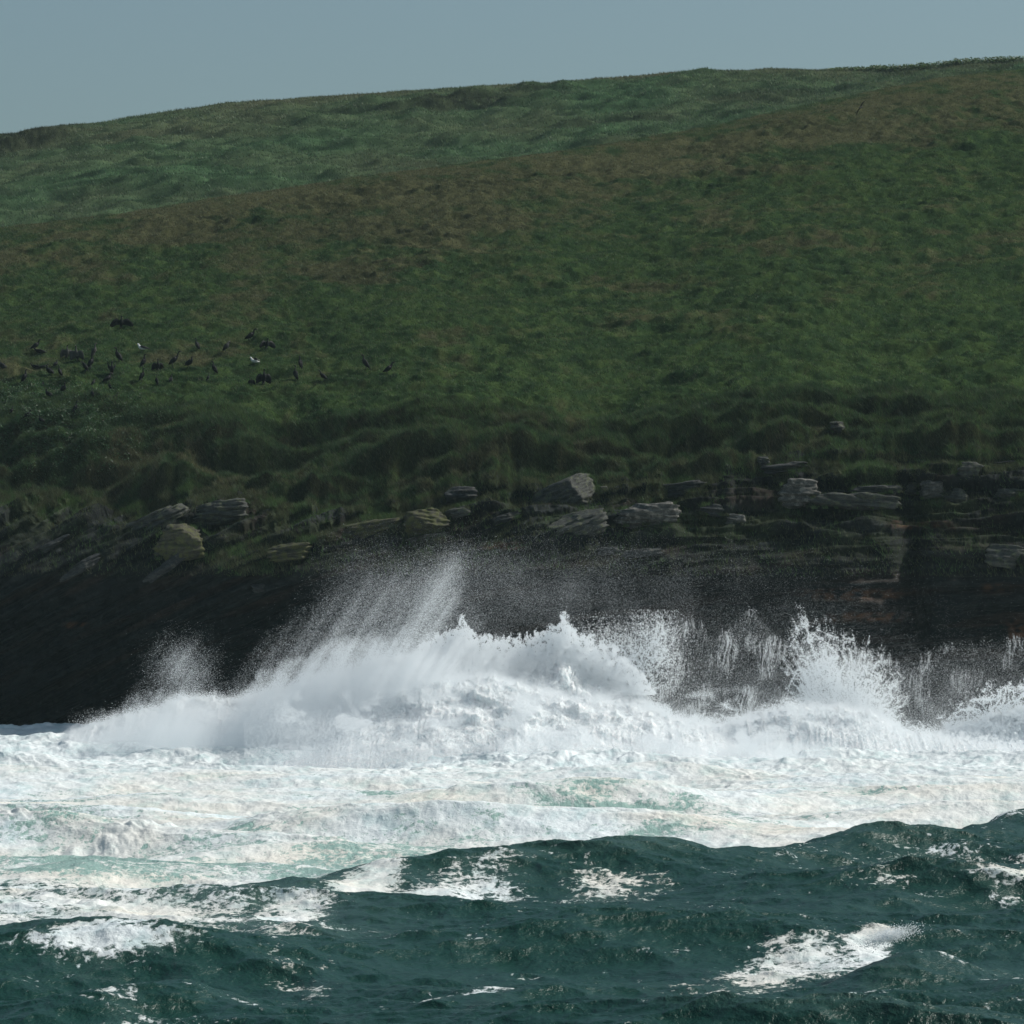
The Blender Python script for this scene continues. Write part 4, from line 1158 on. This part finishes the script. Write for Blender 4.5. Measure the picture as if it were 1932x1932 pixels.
def gull(pose):
    B = Bird()
    sp = [(-.33, 0, .20, .03, .012), (-.24, 0, .215, .06, .03), (-.14, 0, .23, .10, .08), (0, 0, .25, .125, .115), (.12, 0, .28, .11, .11), (.19, 0, .34, .075, .078), (.215, 0, .40, .055, .056),
          (.235, 0, .455, .055, .056), (.275, 0, .475, .048, .048), (.31, 0, .468, .022, .024), (.35, 0, .46, .014, .018), (.375, 0, .445, .007, .008)]
    B.loft(sp, [1] * 9 + [2, 2])
    if pose == 'stand':
        for sy in (-1, 1):
            w = [(-.42, sy * .02, .20, .012, .012), (-.30, sy * .05, .235, .02, .035), (-.16, sy * .085, .27, .03, .07), (-.02, sy * .10, .30, .035, .085), (.09, sy * .09, .31, .03, .065), (.14, sy * .07, .31, .02, .03)]
            B.loft(w, [0], 8)
        B.loft([(-.22, 0, .28, .05, .02), (-.05, 0, .35, .075, .02), (.09, 0, .365, .06, .02)], [0], 8)
    else:                      # wings half lifted, barred grey and white
        for sy in (-1, 1):
            lead = [(.06, sy * .07, .34), (.03, sy * .20, .44), (-.02, sy * .34, .46), (-.10, sy * .46, .36)]
            trail = [(-.14, sy * .07, .28), (-.20, sy * .20, .30), (-.26, sy * .33, .30), (-.28, sy * .44, .26)]
            B.wing(lead, trail, 4, .018, edge=1)
        B.loft([(-.22, 0, .27, .05, .02), (-.05, 0, .34, .07, .02), (.09, 0, .355, .05, .02)], [4], 8)
    for sy in (-1, 1):
        B.loft([(.0, sy * .05, .17, .018, .018), (.01, sy * .05, .06, .010, .010), (.015, sy * .05, .01, .010, .010)], [3], 6)
        B.loft([(-.01, sy * .05, .007, .01, .005), (.04, sy * .055, .009, .025, .006), (.08, sy * .06, .005, .034, .004)], [3], 6)
    return B.mesh('gull_' + pose, [M_SLATE, M_WHITE, M_YEL, M_PALE, M_BROWN])


POSE = {}
for key, kw in {'up': ('upright',), 'upc': ('upright', 0, True), 'lean': ('upright', .42), 'leanb': ('upright', -.22), 'preen': ('preen',), 'preenc': ('preen', 0, True), 'squat': ('squat',), 'rest': ('rest',),
                'stretch': ('stretch',), 'spread': ('spread',), 'half': ('half',), 'halfc': ('half', 0, True), 'raised': ('raised',), 'turned': ('upright', .1, False, 1.0)}.items():
    POSE[key] = cormorant(*kw)
H0 = {k: max(v.co.z for v in m.vertices) for k, m in POSE.items()}

# (x, y of the feet in the 2500 picture, height there, pose, facing in degrees: 0 right, 180 left, -90 to the camera)
BIRDS = [
 (296, 801, 26, 'spread', -75, 'big cormorant with both wings spread wide, topmost of the whole colony'),
 (82, 855, 24, 'lean', 10, 'cormorant leaning right with stretched neck, highest at the far left'),
 (98, 862, 13, 'rest', 175, 'low resting cormorant touching the leaning one highest at the far left'),
 (163, 874, 27, 'halfc', -60, 'grey brown cormorant with drooping half open wings, left one of the pale pair'),
 (187, 880, 31, 'halfc', -110, 'grey brown cormorant with drooping half open wings, right one of the pale pair'),
 (230, 869, 27, 'upc', 40, 'upright pale chested cormorant right of the half winged pair'),
 (222, 899, 30, 'up', 25, 'dark upright cormorant directly below the upright pale chested one'),
 (208, 906, 21, 'preen', 165, 'small preening cormorant with curled neck left of the dark upright one'),
 (290, 883, 30, 'turned', 170, 'slender dark cormorant standing alone left of the black backed gull'),
 (273, 915, 30, 'raised', -80, 'cormorant with both wings lifted high behind its back'),
 (262, 932, 20, 'squat', 20, 'squat cormorant just below the one with lifted wings'),
 (121, 913, 20, 'squat', 160, 'squat cormorant, left one of a close pair in the left of the flock'),
 (146, 917, 22, 'up', 150, 'upright cormorant, right one of a close pair in the left of the flock'),
 (88, 899, 12, 'rest', 178, 'cormorant lying low with head to the left, left one of three faint low birds'),
 (105, 899, 11, 'rest', 10, 'cormorant lying low, middle one of three faint low birds'),
 (136, 893, 14, 'squat', 60, 'brownish low cormorant, right one of three faint low birds'),
 (60, 933, 27, 'up', 15, 'upright cormorant standing apart near the left edge'),
 (5, 901, 21, 'squat', 170, 'cormorant cut by the left edge of the picture'),
 (105, 941, 12, 'up', 100, 'tiny upright cormorant half hidden in bright leaves'),
 (155, 957, 20, 'squat', -60, 'bulky dark cormorant among the leaves below the flock'),
 (227, 940, 13, 'preenc', 0, 'small curled preening cormorant below the small preening one with curled neck'),
 (268, 950, 17, 'up', 200, 'small upright cormorant under the squat one and the lifted wings'),
 (223, 970, 21, 'leanb', 200, 'cormorant slanting backwards low in the middle of the left group'),
 (282, 974, 15, 'squat', 30, 'dim low cormorant at the lower right of the left group'),
 (120, 970, 19, 'squat', 190, 'dark cormorant sunk in leaves below the bulky one'),
 (184, 1006, 23, 'up', 0, 'lone cormorant below the whole left group on the dark bank'),
 (68, 1019, 17, 'squat', 10, 'dark squat cormorant lowest but one in the leaf patch'),
 (102, 1031, 15, 'squat', 170, 'lowest cormorant in the leaf patch'),
 (28, 1012, 19, 'up', 30, 'upright cormorant in leaves at the lower left corner of the colony'),
 (350, 897, 28, 'up', 10, 'upright cormorant straight below the black backed gull'),
 (385, 905, 25, 'half', -70, 'stout cormorant with loose wings in the middle of the colony'),
 (424, 893, 31, 'stretch', 5, 'cormorant leaning right with long curved neck in the centre of the colony'),
 (462, 893, 20, 'squat', -20, 'squat cormorant right of the one with long curved neck'),
 (481, 853, 24, 'up', 150, 'upright cormorant standing alone on the upper slope right of the gull'),
 (552, 858, 22, 'preenc', 0, 'preening cormorant with pale wing edge and head bent to the right'),
 (606, 832, 26, 'lean', 5, 'dark cormorant leaning right, above the one with short spread wings'),
 (523, 912, 26, 'up', 175, 'thin upright cormorant in the gap left of the mottled gull'),
 (508, 928, 15, 'up', 30, 'tiny upright cormorant just below the thin upright one'),
 (347, 929, 26, 'up', 0, 'upright cormorant in the lower row below the gull'),
 (380, 938, 21, 'leanb', 180, 'cormorant hunched backwards in the lower row, right of the upright one'),
 (417, 932, 15, 'squat', 80, 'blunt little cormorant at the right end of the lower row'),
 (652, 851, 22, 'spread', -50, 'cormorant with short spread wings, right of the two leaning right'),
 (614, 938, 15, 'half', -100, 'hunched cormorant with a drooping wing, left one of the dark lower pair'),
 (644, 938, 32, 'half', -70, 'large dark cormorant with open wings, right one of the dark lower pair'),
 (733, 899, 26, 'up', 120, 'faint upright cormorant right of the mottled gull'),
 (718, 927, 30, 'leanb', 180, 'cormorant slanting with its tail to the right, below the faint upright one'),
 (793, 928, 21, 'lean', 160, 'small cormorant by itself in the wide gap of the right group'),
 (893, 900, 29, 'turned', 175, 'slender long necked cormorant, last but one at the right of the colony'),
 (943, 912, 25, 'lean', 10, 'rightmost cormorant of the colony, leaning right'),
]
used = {}
for (bx_, by_, h, pose, face, lb) in BIRDS:
    px, py = bx_ / 2500 * 1932, by_ / 2500 * 1932
    x, y, z = on_hill(px, py + 1.5)
    me = POSE[pose]
    o = bpy.data.objects.new('cormorant', me); col.objects.link(o)
    s = (h * 1.28 / 2500 * 1932) * y / FPX / H0[pose]
    o.scale = (s, s, s); o.location = (x, y, z - .02); o.rotation_euler = (0, 0, R(face))
    tag(o, lb, 'cormorant', group='cormorants standing on the grassy slope')

gm, gw = gull('stand'), gull('lift')
for (bx_, by_, me, s, face, lb) in [(348, 861, gm, 1.42, 180, 'black backed gull with bright white head and breast, standing among the dark birds'),
                                    (622, 892, gw, 1.25, 190, 'gull with mottled grey and white half lifted wings, above the dark lower pair')]:
    px, py = bx_ / 2500 * 1932, by_ / 2500 * 1932
    x, y, z = on_hill(px, py)
    o = bpy.data.objects.new('gull', me); col.objects.link(o)
    o.scale = (s, s, s); o.location = (x, y, z + .03); o.rotation_euler = (0, 0, R(face))
    tag(o, lb, 'gull', group='gulls among the cormorants')

# one bird gliding low over the slope, upper right
B = Bird()
B.loft([(-.28, 0, 0, .02, .01), (-.15, 0, .0, .05, .03), (0, 0, .01, .075, .06), (.12, 0, .02, .05, .045), (.20, 0, .03, .035, .035), (.25, 0, .025, .012, .012), (.30, 0, .02, .005, .005)], [0])
for sy, up_ in ((1, 1.0), (-1, 1.0)):
    ld = [(.08, sy * .05, .02), (.11, sy * .22, .06 * up_), (.07, sy * .42, .07 * up_), (.0, sy * .60, .04), (-.08, sy * .76, -.02)]
    tl = [(-.08, sy * .05, .01), (-.06, sy * .22, .04 * up_), (-.07, sy * .42, .05 * up_), (-.08, sy * .58, .03), (-.10, sy * .76, -.02)]
    b0 = len(B.V)
    B.wing([(a, b, c_) for a, b, c_ in ld], [(a, b, c_) for a, b, c_ in tl], 0, .004)
fb_ = bpy.data.objects.new('flying_bird', B.mesh('flying_bird', [M_BROWN, M_PALE, M_BILL, M_SLATE])); col.objects.link(fb_)
X, Y, Z = world_at(1624, 203, 395)
fb_.location = (X, Y, Z); fb_.rotation_euler = (R(48), R(12), R(-128)); fb_.scale = (1.35,) * 3
tag(fb_, 'single dark bird gliding low over the brown grass at the upper right', 'bird')

# ------------------------------------------------------------------ haze over the sea and the slopes
hv = np.array([(x, y, z) for x in (-2600, 2600) for y in (-300, 1100) for z in (-5, 130)], float)
hf = np.array([(0, 1, 3, 2), (4, 6, 7, 5), (0, 4, 5, 1), (2, 3, 7, 6), (0, 2, 6, 4), (1, 5, 7, 3)])
haze = np_mesh('haze', hv, hf, None, False)
t = NT('sea_haze')
pv = t.n('ShaderNodeVolumePrincipled'); pv.inputs['Density'].default_value = .000065; pv.inputs['Color'].default_value = (.70, .93, .97, 1); pv.inputs['Anisotropy'].default_value = .2
t.l(pv.outputs[0], t.out.inputs['Volume']); haze.data.materials.append(t.m)
tag(haze, 'thin salty air softening the far hill', 'haze', kind='stuff')
